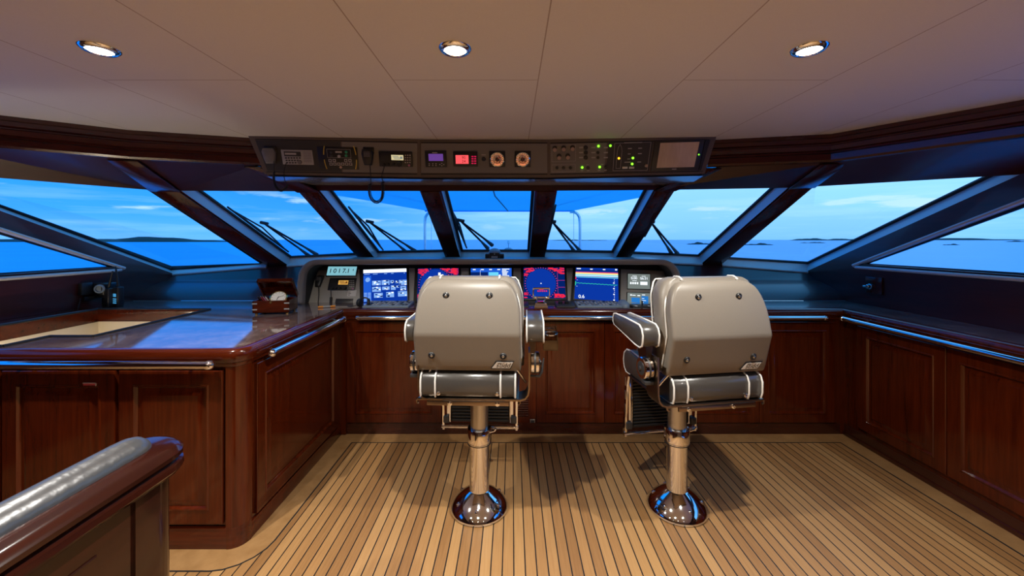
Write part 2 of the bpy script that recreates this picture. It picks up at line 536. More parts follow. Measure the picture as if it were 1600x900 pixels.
# posts carried up over the header panels to the cornice
for k, (ta, tb) in {1: (.80, .97), 2: (.86, 1.0), 5: (.0, .12), 6: (.05, .22)}.items():
    a, b = W[k][1], W[k + 1][0]
    if k == 1: q0, q1 = K[2].lerp(K[3], -.12), K[2].lerp(K[3], .10)
    elif k == 2: q0, q1 = K[3].lerp(K[4], -.02), K[3].lerp(K[4], .03)
    elif k == 5: q0, q1 = K[3].lerp(K[4], .965), K[3].lerp(K[4], 1.01)
    else: q0, q1 = K[5].lerp(K[4], .10), K[5].lerp(K[4], -.12)
    M = MB(); c = [a, b, q1, q0]; M.prism([p + V((0, -.003, -.004)) for p in c], V((0, -.006, -.009)), .002)
    M.build('trim_%d' % tn, 'mahogany_y', smooth=30, structure=True); tn += 1

# sill and the curved dashboard below it
prof = [(3.36, CT), (3.385, .965), (3.44, 1.0), (3.53, 1.035), (3.63, 1.062), (3.70, 1.075)]
M = MB()
rings = [[V((LX, y, z)) for y, z in prof], [V((RX, y, z)) for y, z in prof]]
M.loft(rings, closed=False, cap=False)
M.face([(LX, 3.375, 0), (RX, 3.375, 0), (RX, 3.375, CT), (LX, 3.375, CT)])
base = [V((LX, 3.70, 1.075))]
bl = [W[1][3]] + [p for k in range(1, 8) for p in (W[k][3], W[k][2])][1:]
for i in range(len(bl) - 1):
    a, b = bl[i], bl[i + 1]
    M.face([V((a.x, 3.70, 1.075)), V((b.x, 3.70, 1.075)), b, a])
M.build('wall_dash', 'mahogany_wall', smooth=40, structure=True)
# sill nosing along the windows' feet
M = MB()
for k in range(1, 8):
    a, b = W[k][3], W[k][2]
    M.tube([a + V((0, -.012, -.006)), b + V((0, -.012, -.006))], .014, 8)
M.build('trim_%d' % tn, 'frame_paint', structure=True); tn += 1
# caps at the forward tips of the side windows
for X, wl, s in ((LX, WL, 1), (RX, WR, -1)):
    M = MB(); M.tube([wl[1] + V((s * .006, 0, 0)), wl[0] + V((s * .006, .05, -.015)), wl[0] + V((s * .006, .02, -.028)), wl[3] + V((s * .006, 0, -.016))], .013, 8)
    M.build('trim_%d' % tn, 'frame_paint', structure=True); tn += 1

# ------------------------------------------------------------------ downlights
LAMPS = [(-1.45, 1.40, 'round bright recessed ceiling downlight nearest the left windows'),
         (-.20, 1.40, 'round bright recessed ceiling downlight above the left helm chair, middle of three'),
         (1.045, 1.40, 'round bright recessed ceiling downlight nearest the right windows')]
for row, y in (('second', .1), ('third', -1.1)):  # rows added out of view behind the camera to brighten the room
    for x, side in ((-1.45, 'left'), (-.20, 'middle'), (1.045, 'right')):
        LAMPS.append((x, y, 'added ceiling downlight, unseen behind the viewer, %s row, %s one' % (row, side)))
for i, (x, y, lab) in enumerate(LAMPS):
    o = thing('downlight', lab, 'ceiling light', (x, y, CZ), 'recessed ceiling downlights')
    M = MB(); M.lathe([(.036, -.004), (.040, -.010), (.047, -.010), (.056, -.004), (.058, 0), (.036, .0)], (x, y, CZ), (0, 0, 1), 40)
    M.build('bezel', 'chrome', o)
    M = MB(); M.lathe([(.036, -.0075), (.036, -.004), (.02, -.003)], (x, y, CZ), (0, 0, 1), 32)
    M.build('lens', 'lamp_lens', o)
    L = bpy.data.lights.new('downlight_beam', 'SPOT'); L.energy = LAMP_W[i // 3]; L.spot_size = R(SPOT[i // 3]); L.spot_blend = .8
    L.shadow_soft_size = .018; L.color = (1, .965, .885)
    lo = bpy.data.objects.new('downlight_beam', L); COL.objects.link(lo); lo.parent = o; lo.location = (0, 0, -.03)
# ------------------------------------------------------------------ cabinets
def door(M, fr, u0, v0, u1, v1, fw=.075, th=.018):
    """frame of a raised-panel door; returns the loop the panel sits in"""
    def loop(i, d): return [fr.p(u0 + i, v0 + i, d), fr.p(u1 - i, v0 + i, d), fr.p(u1 - i, v1 - i, d), fr.p(u0 + i, v1 - i, d)]
    M.loft([loop(0, 0), loop(0, th - .002), loop(.002, th), loop(fw - .012, th), loop(fw - .008, th + .004), loop(fw - .003, th + .004), loop(fw, th - .002), loop(fw + .006, th - .009)], cap=False)

def panel(M, fr, u0, v0, u1, v1, fw=.075, th=.018):
    def loop(i, d): return [fr.p(u0 + i, v0 + i, d), fr.p(u1 - i, v0 + i, d), fr.p(u1 - i, v1 - i, d), fr.p(u0 + i, v1 - i, d)]
    f = fw + .005
    rings = [loop(f, th - .010), loop(f + .010, th - .010), loop(f + .030, th - .001), loop(f + .034, th)]
    M.loft(rings, cap=False); M.face(rings[-1])

def cabinet(fr, doors, u0, u1, v0, v1, depth, label, group, wood_m='mahogany', name='cabinet'):
    o = thing(name, label, 'cabinet', fr.p((u0 + u1) / 2, 0, -depth / 2), group)
    M = MB(); M.box((u0, v0, -depth), (u1, v1, 0), 0, 1, fr.M); M.build('body', wood_m, o, smooth=0)
    for d in doors:
        M = MB(); door(M, fr, *d); dd = M.build('door', wood_m, o, smooth=30)
        M = MB(); panel(M, fr, *d); M.build('panel', wood_m, dd, smooth=30)
    return o

ZB, ZT, ZD = .085, .855, .838
ff = Frame((0, WY + .012, 0), (1, 0, 0), (0, 0, 1))       # dash front, looking aft
def ux(px, Y): return (px - 800) / F * Y
gf = 'mahogany cabinets under the dash'
xs = [ux(x, WY) for x in (527, 541, 690, 838, 944.5, 1066, 1186, 1304)]
cabinet(ff, [(xs[1] + .003, ZB + .005, xs[2] - .003, ZD)], IX + .03, xs[2], ZB, ZT, .30, 'dark mahogany cabinet under the dash, left of the left helm chair', gf)
o = cabinet(ff, [(xs[2] + .003, ZB + .005, ux(806, WY), ZD)], xs[2], xs[3], ZB, ZT, .30, 'dark mahogany cabinet hidden behind the left helm chair, with louvred strip', gf)
M = MB()
ul, ur = ux(809, WY), ux(826, WY)
for i in range(11):
    z = .135 + i * .017; M.box((ul, z, 0), (ur, z + .009, .008), .002, 1, ff.M)
M.build('louvre', 'plinth_wood', o)
M = MB(); u, v = ff.px(832, 659); M.box((u - .019, v - .019, 0), (u + .019, v + .019, .004), .001, 1, ff.M)
sq = M.build('floor_light', 'satin_steel', o, label='small square metal plate')
M = MB(); M.box((u - .012, v - .012, .0035), (u + .012, v + .012, .005), 0, 1, ff.M); M.box((u - .004, v - .004, .0045), (u + .004, v + .004, .0062), 0, 1, ff.M); M.build('insert', 'dark_console', sq)
cabinet(ff, [(xs[3] + .003, ZB + .005, xs[4] - .002, ZD)], xs[3], xs[4], ZB, ZT, .30, 'dark mahogany cabinet seen between the two helm chairs', gf)
cabinet(ff, [(xs[4] + .002, ZB + .005, xs[5] - .002, ZD)], xs[4], xs[5], ZB, ZT, .30, 'dark mahogany cabinet behind the footrest of the right helm chair', gf)
cabinet(ff, [(xs[5] + .002, ZB + .005, xs[6] - .002, ZD)], xs[5], xs[6], ZB, ZT, .30, 'dark mahogany cabinet behind the seat of the right helm chair', gf)
cabinet(ff, [(xs[6] + .002, ZB + .005, xs[7] - .002, ZD)], xs[6], CX - .015, ZB, ZT, .30, 'dark mahogany cabinet in the corner right of the right helm chair', gf)

fl = Frame((0, IY + .012, 0), (1, 0, 0), (0, 0, 1))       # island front
gl = 'mahogany cabinets of the left island'
xe = IX - .075
o = cabinet(fl, [(-1.828, .125, xe - .012, ZD)], -1.838, xe, .11, ZT, .045, 'red-brown mahogany cabinet beside the rounded island corner post', gl)
o = cabinet(fl, [(-2.372, .125, -1.848, ZD)], -2.38, -1.838, .11, ZT, .045, 'dark mahogany cabinet with a small red plate on its door', gl)
M = MB(); u, v, a, b = fl.rect(137, 595.5, 158, 600.5); M.box((u - a, v - b, .018), (u + a, v + b, .021), .001, 1, fl.M)
pl = M.build('name_plate', 'red_label', o, label='small red plate')
M = MB(); M.box((u - a, v + b - .003, .0205), (u + a, v + b, .0225), 0, 1, fl.M); M.box((u + a - .004, v - b, .0205), (u + a, v + b, .0225), 0, 1, fl.M); M.build('edge', 'pale_print', pl)
cabinet(fl, [(-2.92, .125, -2.39, ZD)], LX + .02, -2.38, .11, ZT, .045, 'dark mahogany cabinet at the far left end of the island, beside the wall', gl)
fs = Frame((IX - .012, 0, 0), (0, -1, 0), (0, 0, 1))      # island side facing starboard: u runs aft
fs = Frame((IX - .012, 0, 0), (0, 1, 0), (0, 0, 1))
cabinet(fs, [(IY + .105, .10, WY - .09, ZD)], IY + .075, WY + .02, .085, ZT, .045, 'mahogany panelled side of the left island facing the deck', gl, name='island_side_cabinet')
# rounded corner post
M = MB()
def post(r0, r1, z0, z1):
    c = (IX - .075, IY + .075)
    a = arc(c, r0, -90, 0, 12); b = arc(c, r1, 0, -90, 12)
    M.prism([(x, y, z0) for x, y in a + b], (0, 0, z1 - z0))
post(.075, .03, .10, ZT); tag(M.build('corner_post', 'mahogany', smooth=30), 'rounded glossy mahogany corner post of the left island', 'corner post')

fr_ = Frame((CX + .012, 0, 0), (0, -1, 0), (0, 0, 1))     # right cabinets: u = -Y
gr_ = 'mahogany cabinets along the right wall'
labs = ['dark mahogany cabinet along the right wall, next to the dash corner', 'dark mahogany cabinet along the right wall, second from the dash corner',
        'dark mahogany cabinet along the right wall, third from the dash corner', 'dark mahogany cabinet along the right wall, last towards the rear']
for i, lab in enumerate(labs):
    y1 = 2.83 - i * .58; y0 = y1 - .58
    cabinet(fr_, [(-y1 + .003, ZB + .03, -y0 - .003, ZD)], -(WY + .01 if i == 0 else y1), -y0, ZB, ZT, .30, lab, gr_)

# corner fillers
M = MB(); M.box((IX - .04, WY - .012, ZB - .08), (IX + .031, WY + .32, ZT)); M.box((CX - .016, WY + .002, ZB - .08), (CX + .33, WY + .32, ZT)); M.build('trim_%d' % tn, 'mahogany', smooth=0, structure=True); tn += 1
# plinths
M = MB(); M.box((IX - .02, WY + .006, 0), (CX + .02, WY + .29, ZB)); M.build('baseboard_front', 'plinth_wood', smooth=0, structure=True)
M = MB(); M.box((CX + .006, .5, 0), (CX + .29, WY, ZB)); M.box((CX - .002, .5, 0), (CX + .02, WY + .01, .028), .004); M.build('baseboard_right', 'plinth_wood', smooth=0, structure=True)
M = MB(); M.box((LX + .01, IY + .004, 0), (IX - .075, IY + .05, .10), .003); M.box((IX - .05, IY + .075, 0), (IX - .004, WY + .01, .082), .003)
post(.072, .03, 0, .1005); M.build('baseboard_left', 'mahogany_x', smooth=30, structure=True)

# ------------------------------------------------------------------ worktop
o = thing('worktop', 'polished brown stone worktop running along island, dash and right side', 'worktop', (0, 3.1, CT - .03))
M = MB(); T, B = CT - .002, CT - .032
def slab(x0, y0, x1, y1): M.box((x0, y0, B), (x1, y1, T))
for q in ((-2.45, 1.876, -1.32, 1.916), (-2.45, 1.916, -2.22, 2.11), (-2.22, 1.916, -1.32, 3.37), (-1.32, 1.92, -1.28, 3.37), (LX + .01, 2.93, -2.22, 3.37),
          (-1.28, WY + .02, CX + .02, 3.37), (CX + .02, .52, RX - .01, 3.37), (LX + .01, 1.876, -2.45, 1.916)): slab(*q)
M.build('stone_top', 'counter_stone', o, smooth=0)
prof = [(0.0, ZT), (.004, CT - .075), (.004, CT - .062), (.012, CT - .056), (.014, CT - .03), (.010, CT - .010), (0.0, CT - .001), (-.012, CT + .001), (-.03, CT + .001), (-.03, ZT)]
path = [(LX + .02, IY), (IX - .07, IY)] + [(IX - .07 + .07 * math.cos(R(a)), IY + .07 + .07 * math.sin(R(a))) for a in (-75, -60, -45, -30, -15, 0)] + [(IX, WY), (CX, WY), (CX, .5)]
M = MB(); M.sweep(prof, path); M.build('edge_moulding', 'mahogany_x', o, smooth=50)

# stairwell let into the island top
hole = [(-3.045, IY + .06), (-2.45, IY + .06), (-2.45, 2.11), (-2.22, 2.11), (-2.22, 2.93), (-3.045, 2.93)]
def ring(z): return [V((x, y, z)) for x, y in hole]
M = MB(); M.loft([ring(CT - .001), ring(.845)], cap=False)
M.loft([ring(.845), [V((p.x + (-.004 if p.x > -2.6 else .004), p.y, .845)) for p in ring(0)]], cap=False)
well = M.build('wall_stairwell', 'mahogany_x', smooth=0, structure=True)
M = MB(); M.loft([ring(.845), ring(.30)], cap=False); M.face(ring(.30)); M.build('wall_stairwell_lower', 'cream_paint', smooth=0, structure=True)
o = thing('stair_fill_light', 'small round fill light added out of sight in the stairwell opening', 'fill light', (-2.7, IY + .06, .62))  # lamp added inside the well, hidden from view, to light its walls
M = MB(); M.lathe([(.045, 0), (.045, .012), (.036, .018), (.036, .012)], (-2.7, IY + .06, .62), (0, 1, 0), 24); M.build('bezel', 'chrome', o)
M = MB(); M.lathe([(.036, .008), (.036, .013), (.02, .014)], (-2.7, IY + .06, .62), (0, 1, 0), 24); M.build('lens', 'lamp_lens', o)
L = bpy.data.lights.new('stair_fill_beam', 'POINT'); L.energy = 7; L.shadow_soft_size = .03; L.color = (1, .86, .66)
lo = bpy.data.objects.new('stair_fill_beam', L); COL.objects.link(lo); lo.parent = o; lo.location = (0, .05, 0)
M = MB()
cz = CT + .004
for a, b in zip(hole, hole[1:] + hole[:1]):
    M.tube([(a[0], a[1], cz - .002), (b[0], b[1], cz - .002)], .007, 8)
M.build('trim_%d' % tn, 'gasket', structure=True); tn += 1
M = MB(); M.box((LX + .005, IY + .03, .84), (-3.05, 2.93, CT + .012), .012, 3); M.box((-3.05, 2.925, CT - .035), (-2.3, 2.935, CT + .004), .002)
M.build('trim_%d' % tn, 'mahogany_y', structure=True); tn += 1

# ------------------------------------------------------------------ chrome handrails
def rail(p0, p1, nrm, r, label, ends=(1, 1), posts=3):
    p0, p1, nrm = V(p0), V(p1), V(nrm); d = (p1 - p0).normalized()
    o = thing('handrail', label, 'handrail', (p0 + p1) / 2, 'polished steel handrails on the cabinet fronts')
    M = MB(); M.tube([p0, p1], r, 20)
    for s, e_, p, q in ((1, ends[0], p0, -d), (1, ends[1], p1, d)):
        if e_: M.lathe([(r, 0), (r * 1.12, .002), (r * 1.15, .012), (r * 1.0, .022), (r * .6, .030), (.001, .033)], p, q, 20)
    M.build('bar', 'chrome', o)
    for i in range(posts):
        q = p0.lerp(p1, .06 + .88 * i / max(1, posts - 1))
        M = MB(); M.tube([q, q + nrm * .05], .008, 10); M.lathe([(.017, 0), (.016, .006), (.009, .009)], q + nrm * .053, -nrm, 16)
        M.build('bracket', 'chrome', o)
    return o
zr = .874
rail((LX + .05, IY - .045, zr + .004), (ux(322, IY - .05), IY - .045, zr + .004), (0, 1, 0), .019, 'polished steel handrail across the front of the left island')
rail((IX + .045, 2.03, zr), (IX + .045, WY - .09, zr), (-1, 0, 0), .018, 'polished steel handrail along the side of the left island')
rail((ux(562, WY - .04), WY - .045, zr), (ux(1030, WY - .04), WY - .045, zr), (0, 1, 0), .016, 'long polished steel handrail on the dash behind both chairs', posts=4)
rail((ux(1100, WY - .04), WY - .045, zr), (ux(1286, WY - .04), WY - .045, zr), (0, 1, 0), .016, 'short polished steel handrail on the dash right of the right chair')
rail((CX - .045, WY - .06, zr - .004), (CX - .045, .6, zr - .004), (1, 0, 0), .017, 'polished steel handrail along the right-hand cabinets', posts=5)

# ------------------------------------------------------------------ balustrade in the foreground
o = thing('balustrade', 'dark mahogany stair balustrade with silver padded rail in the left foreground', 'balustrade', (-.93, .5, 0))
xr, xl, ye = -.845, -1.015, .955
def capo(g, z):                # rounded-end outline
    c = ((xl + xr) / 2, ye + .02); r = (xr - xl) / 2 + g
    a = arc(c, r, 0, 180, 16)
    return [V((c[0] + r, BY + .1 - g, z))] + [V((x, y, z)) for x, y in a] + [V((c[0] - r, BY + .1 - g, z))]
M = MB(); M.loft([capo(-.005, .862), capo(.006, .866), capo(.014, .878), capo(.012, .890), capo(.002, .895), capo(.004, .90), capo(.012, .906), capo(.012, .916), capo(.002, .926), capo(-.012, .930)])
M.build('cap', 'mahogany_dark', o, smooth=40)
M = MB(); M.box((xl + .012, BY + .1, 0), (xr - .012, ye - .055, .865)); M.build('body', 'mahogany_dark', o, smooth=0)
M = MB()
fb = Frame((xr - .012, 0, 0), (0, 1, 0), (0, 0, 1))
door(M, fb, -.9, .06, .82, .80, fw=.09, th=.004); panel(M, fb, -.9, .06, .82, .80, fw=.09, th=.002); M.build('side_panel', 'mahogany_dark', o, smooth=30)
M = MB()
c = ((xl + xr) / 2, ye + .005); M.prism([(c[0] + .079, ye - .055, 0)] + [(x, y, 0) for x, y in arc(c, .079, 0, 180, 16)] + [(c[0] - .079, ye - .055, 0)], (0, 0, .865)); M.build('newel', 'mahogany_dark', o, smooth=30)
M = MB(); xm = -.935
rings = []
for y, k in [(1.012, .25), (1.008, .55), (.995, .82), (.975, .97), (.95, 1), (.6, 1), (.2, 1), (-.4, 1), (-1.2, 1), (BY + .12, 1)]:
    rings.append([V((xm + .042 * k * math.cos(R(a)), y, .926 + (.038 * k) * math.sin(R(a)))) for a in [-20, 0] + list(range(15, 180, 15)) + [180, 200]])
M.loft(rings); M.build('padded_rail', 'silver_vinyl', o, smooth=60, label='silver padded handrail')
# ------------------------------------------------------------------ overhead console
def P_(x, y, Y): return P(x, y, Y)
tl, tc0, tc1, tr = P(388, 212.5, 2.575), P(655, 217.5, 2.663), P(857, 218, 2.668), P(1120, 211, 2.60)
bl_, bc0, bc1, br = P(414, 272, 2.665), P(657, 276.5, 2.74), P(857, 276.5, 2.742), P(1101, 271, 2.675)
for p in (tl, tc0, tc1, tr): p.z = CZ - .002
oc = thing('overhead_console', 'long brown-black overhead instrument console under the ceiling above the windscreen', 'overhead console', (-.2, 2.8, CZ))
M = MB()
def back(p, z, y=2.93): return V((p.x, y, z))
tops = [tl, tc0, tc1, tr]; bots = [bl_, bc0, bc1, br]
rings = []
for a, b in zip(tops, bots):
    a = a + V((0, .028, 0)); b = b + V((0, .028, 0)); rings.append([a, b, b + V((0, .014, -.012)), back(b, 1.850, 2.94), V((a.x, 2.93, CZ - .002))])
# end rings keep their slant
M.loft(rings, cap=True)
M.build('case', 'case_brown', oc, smooth=0)
M = MB()
for i in range(3):
    a, b = bots[i], bots[i + 1]
    M.face([a + V((0, .016, -.0135)), b + V((0, .016, -.0135)), back(b, 1.8485, 2.925), back(a, 1.8485, 2.925)])
M.build('underside', 'case_under', oc, smooth=0, label='grey underside catching the blue light')

def facet(a, b, ba, bb):
    c = (ba + bb) / 2
    return Frame(c, bb - ba, ((a + b) / 2 - c))
FL, FC, FR = facet(tl, tc0, bl_, bc0), facet(tc0, tc1, bc0, bc1), facet(tc1, tr, bc1, br)
def skin(fr, tl, tr, br, bl, d, mat, name):
    M = MB(); pts = [fr.p(*fr.px(*q), d - .012) for q in (bl, br, tr, tl)]
    M.prism(pts, fr.n * .012, .0008); return M.build(name, mat, oc, smooth=0)
for fr_, q_ in ((FL, ((388, 212.5), (655.5, 218), (657.5, 276.5), (414, 272))), (FC, ((655.5, 218), (857, 218), (857, 276.5), (657.5, 276.5))), (FR, ((857, 218), (1120, 211), (1101, 271), (857, 276.5)))):
    M = MB(); M.prism([fr_.p(*fr_.px(*k), -.032) for k in q_], fr_.n * .0335, .001); M.build('face_frame', 'case_brown', oc, smooth=0)
skin(FL, (399, 219), (532, 221.5), (534, 269), (418, 266.5), .003, 'dark_console', 'face_panel')
skin(FL, (534, 221.5), (652, 224), (652, 270), (536, 269), .003, 'grey_console', 'face_panel')
skin(FC, (658, 224), (855, 224.5), (855, 270), (658, 270), .003, 'grey_console', 'face_panel')
skin(FR, (860, 225), (948, 223), (944, 269.5), (860, 270.5), .003, 'grey_console', 'face_panel')
skin(FR, (951, 222.5), (1021, 220.5), (1014, 267.5), (947, 269), .0035, 'dark_console', 'face_panel')
for fr, q in ((FL, [(399, 217.5), (652, 222.5)]), (FC, [(658, 222.8), (855, 223)]), (FR, [(860, 223.5), (1108, 218.5)])):
    M = MB(); a, b = [fr.p(*fr.px(*k), .002) for k in q]; M.tube([a, b], .0028, 6); M.build('shadow_gap', 'gasket', oc)
M = MB()
for fr, q in ((FL, [(417, 268.5), (652, 272)]), (FC, [(658, 272), (855, 272.3)]), (FR, [(860, 272.3), (1098, 267.5)])):
    a, b = [fr.p(*fr.px(*k), .002) for k in q]; M.tube([a, b], .003, 6)
M.build('lower_gap', 'gasket', oc)

OG = 'instruments on the overhead console'
def inst(name, label, cat, fr, x, y, group=OG):
    return thing(name, label, cat, fr.p(*fr.px(x, y), 0), group)
def part(o, name, mat, fn, **kw):
    M = MB(); fn(M); return M.build(name, mat, o, **kw)
D0 = .0028

# microphone at the far left, grey, with its coiled cord
def mic(fr, x, y, w, h, label, body, rad_pt, cord, grip=.012, r=.0035):
    o = inst('microphone', label, 'microphone', fr, x, y)
    u, v = fr.px(x, y)
    def shape(M):
        prof = [(-.30, -.5), (.30, -.5), (.42, -.15), (.5, .25), (.38, .5), (-.38, .5), (-.5, .25), (-.42, -.15)]
        rings = []
        for d, k in ((.004, .9), (.008, 1), (.024, 1), (.031, .86), (.032, .8)):
            rings.append([fr.p(u + a * w * k, v + b * h * k, d) for a, b in prof])
        M.loft(rings)
    b = part(o, 'body', body, shape, smooth=40)
    part(o, 'cradle', 'black_plastic', lambda M: M.box((u - w * .35, v + h * .2, .0028), (u + w * .55, v + h * .62, .010), .003, 2, fr.M))
    def grille(M):
        for i in range(5): M.box((u - w * .26, v + h * (.05 + .07 * i), .0315), (u + w * .26, v + h * (.08 + .07 * i), .0335), 0, 1, fr.M)
    part(o, 'grille', 'grey_plastic', grille, smooth=0)
    if cord: part(o, 'cord', 'black_rubber', lambda M: M.tube(cord, r, 7))
    return o
def helix(path, r, pitch):     # coil round a polyline
    out = []; tt = 0
    for i in range(len(path) - 1):
        a, b = V(path[i]), V(path[i + 1]); d = (b - a); L = d.length; d.normalize()
        x = V((0, 1, 0)); x = (x - d * x.dot(d)).normalized(); z = d.cross(x)
        n = max(2, int(L / pitch * 8))
        for k in range(n):
            q = a + d * (L * k / n); ph = (tt + L * k / n) / pitch * 2 * math.pi
            out.append(q + (x * math.cos(ph) + z * math.sin(ph)) * r)
        tt += L
    return out
def smooth_path(pts, n=6):
    pts = [V(p) for p in pts]; out = []
    for i in range(len(pts) - 1):
        p0, p1, p2, p3 = pts[max(i - 1, 0)], pts[i], pts[i + 1], pts[min(i + 2, len(pts) - 1)]
        for k in range(n):
            s = k / n
            out.append(.5 * ((2 * p1) + (p2 - p0) * s + (2 * p0 - 5 * p1 + 4 * p2 - p3) * s * s + (3 * p1 - p0 - 3 * p2 + p3) * s ** 3))
    return out + [pts[-1]]
cY = 2.60
c1 = smooth_path([P(428, 252, 2.58), P(428, 268, cY), P(428, 280, cY), P(431, 292, cY), P(439, 298, cY), P(447, 293, cY), P(449, 288, cY)])
c1b = helix(c1[6:], .0055, .0055)
c1c = smooth_path([P(449, 288, cY), P(444.5, 280, cY), P(444, 266, cY), P(447.5, 254, 2.585)])
m = mic(FL, 423, 243, .085, .10, 'grey hand microphone at the left end of the overhead console', 'grey_plastic', None, c1[:6] + c1b + c1c, r=.0026)

# grey radio receiver
o = inst('radio_receiver', 'grey radio receiver with keypad near the left end of the overhead console', 'radio', FL, 466, 246)
part(o, 'body', 'light_grey', lambda M: FL.plate(M, 441.5, 234, 490, 257, D0, .010, .002))
part(o, 'display', 'dark_console', lambda M: FL.plate(M, 445, 236.5, 471, 244, .0095, .0112))
part(o, 'display_strip', 'pale_print', lambda M: FL.qpx(M, 446.5, 238.5, 464, 241.5, .0116), smooth=0)
for r_, (n_, y_) in enumerate([(6, 246.5), (5, 250.3), (4, 254)]):
    for k in range(n_):
        part(o, 'key', 'dark_console', lambda M: FL.plate(M, 446.5 + r_ * 1.0 + k * 4.3, y_ - 1.1, 449.3 + r_ * 1.0 + k * 4.3, y_ + 1.1, .0095, .012, .0006))
part(o, 'tuning_knob', 'grey_plastic', lambda M: FL.disc(M, 469.5, 252.8, .014, .0095, .020))
def spk(M):
    for i in range(7): FL.plate(M, 474 + i * .35, 237 + i * 2.5, 486.5 + i * .35, 237.8 + i * 2.5, .0095, .0108)
part(o, 'speaker_slots', 'grey_plastic', spk)

# alarm panel with yellow arcs
o = inst('alarm_panel', 'black alarm panel with yellow arcs and rows of square buttons', 'control panel', FL, 533, 247)
part(o, 'body', 'black_plastic', lambda M: FL.plate(M, 498, 229.5, 560, 264.5, D0, .0065, .001))
def outline(M, fr, x0, y0, x1, y1, d, w=.0016):
    u, v, a, b = fr.rect(x0, y0, x1, y1)
    for q in ((u - a, v - b, u + a, v - b + w), (u - a, v + b - w, u + a, v + b), (u - a, v - b, u - a + w, v + b), (u + a - w, v - b, u + a, v + b)):
        fr.quad(M, *q, d)
part(o, 'printed_outline', 'pale_print', lambda M: outline(M, FL, 511.5, 233, 548.5, 246.5, .007), smooth=0)
for sgn, cx_ in ((-1, 512.5), (1, 550)):
    u, v = FL.px(cx_, 246); c_ = u - sgn * .235
    def ya(M):
        for a0, a1 in ((4, 17), (-17, -3)):
            p = arc((c_, v), .262, a0, a1, 6) if sgn > 0 else [(2 * c_ - x, y) for x, y in arc((c_, v), .262, a0, a1, 6)]
            for (x, y), (x2, y2) in zip(p, p[1:]): M.face([FL.p(x, y, .007), FL.p(x2, y2, .007), FL.p(x2 + .006, y2, .007), FL.p(x + .006, y, .007)])
    part(o, 'yellow_arc', 'yellow_print', ya, smooth=0)
for (bx, by) in [(516.5, 250.5), (523, 250.5), (541, 250.5), (547.5, 250.5)] + [(518 + 6.1 * k, 256) for k in range(6)]:
    b = part(o, 'button', 'pale_print', lambda M: FL.plate(M, bx - 2.4, by - 2.2, bx + 2.4, by + 2.2, .006, .010, .001))
    part(b, 'legend', 'dark_console', lambda M: FL.plate(M, bx - 1.3, by - 1.2, bx + 1.3, by + 1.2, .0098, .0108))
for bx, by, m_ in ((518, 237.5, 'dark_console'), (518, 243, 'dark_console'), (541.5, 237.5, 'green_plastic'), (541.5, 243, 'green_plastic')):
    part(o, 'lamp', m_, lambda M: FL.disc(M, bx, by, .0095, .006, .010))
part(o, 'knob', 'pale_print', lambda M: FL.disc(M, 530.5, 244, .010, .006, .013))
part(o, 'legend_strip', 'pale_print', lambda M: FL.qpx(M, 524.5, 236, 534.5, 238.8, .0072), smooth=0)
part(o, 'logo_mark', 'beige_knob', lambda M: FL.disc(M, 533, 261, .009, .006, .0085))

# black microphone with hanging coiled cord
c2 = smooth_path([P(578, 256, 2.60), P(579, 272, 2.60), P(579.5, 286, 2.60)])
c2h = helix(smooth_path([P(578, 287, 2.60), P(577.5, 300, 2.60), P(581, 311, 2.60), P(588.5, 316, 2.60), P(596, 311, 2.60), P(598.5, 300, 2.60), P(598.5, 283, 2.60)]), .0085, .0085)
c2e = smooth_path([P(598.5, 283, 2.60), P(596.5, 276, 2.60), P(600, 262, 2.61), P(600.5, 256, 2.62)])
mic(FL, 575.5, 245, .078, .105, 'black hand microphone with coiled cord hanging in front of the window', 'black_plastic', None, c2 + c2h + c2e, r=.0030)

def vhf(fr, x0, y0, x1, y1, label, group, screen, cat='radio'):
    o = inst('marine_radio', label, cat, fr, (x0 + x1) / 2, (y0 + y1) / 2, group)
    w, h = x1 - x0, y1 - y0
    X = lambda a: x0 + a * w
    Y = lambda a: y0 + a * h
    part(o, 'body', 'black_plastic', lambda M: fr.plate(M, x0, y0, x1, y1, D0, .016, .004))
    part(o, 'display', screen, lambda M: fr.plate(M, X(.37), Y(.22), X(.73), Y(.56), .0155, .0172))
    def dig(M):
        u, v, a, b = fr.rect(X(.37), Y(.22), X(.73), Y(.56))
        for i in range(3): fr.quad(M, u - a * .8 + i * a * .12, v + b * (.5 - .5 * i) - b * .12, u + a * (.2 + .15 * i), v + b * (.5 - .5 * i) + b * .12, .0176)
        fr.quad(M, u + a * .45, v - b * .5, u + a * .85, v + b * .45, .0176)
    part(o, 'display_marks', 'lcd_grey' if screen != 'lcd_amber' else 'orange_plastic', dig, smooth=0)
    for r_ in range(4):
        for c_ in range(3):
            part(o, 'key', 'pale_print', lambda M: fr.plate(M, X(.775 + .066 * c_), Y(.20 + .16 * r_), X(.815 + .066 * c_), Y(.28 + .16 * r_), .0155, .0178, .0006))
    part(o, 'distress_button', 'pink_plastic', lambda M: fr.disc(M, X(.9), Y(.9), .008, .0155, .019))
    part(o, 'channel_knob', 'black_rubber', lambda M: fr.disc(M, X(.61), Y(.82), .017, .0155, .034))
    for k in (.28, .44): part(o, 'small_knob', 'black_rubber', lambda M: fr.disc(M, X(k), Y(.84), .0095, .0155, .028))
    def sl(M):
        for i in range(6): fr.plate(M, X(.06), Y(.14 + .09 * i), X(.28), Y(.17 + .09 * i), .0155, .0168)
    part(o, 'speaker_slots', 'dark_console', sl)
    part(o, 'microphone_plug', 'black_rubber', lambda M: fr.disc(M, X(.15), Y(.88), .010, .0155, .030))
    return o
vhf(FL, 593, 236.5, 645, 260, 'black marine radio with cream display on the overhead console', OG, 'lcd_cream')

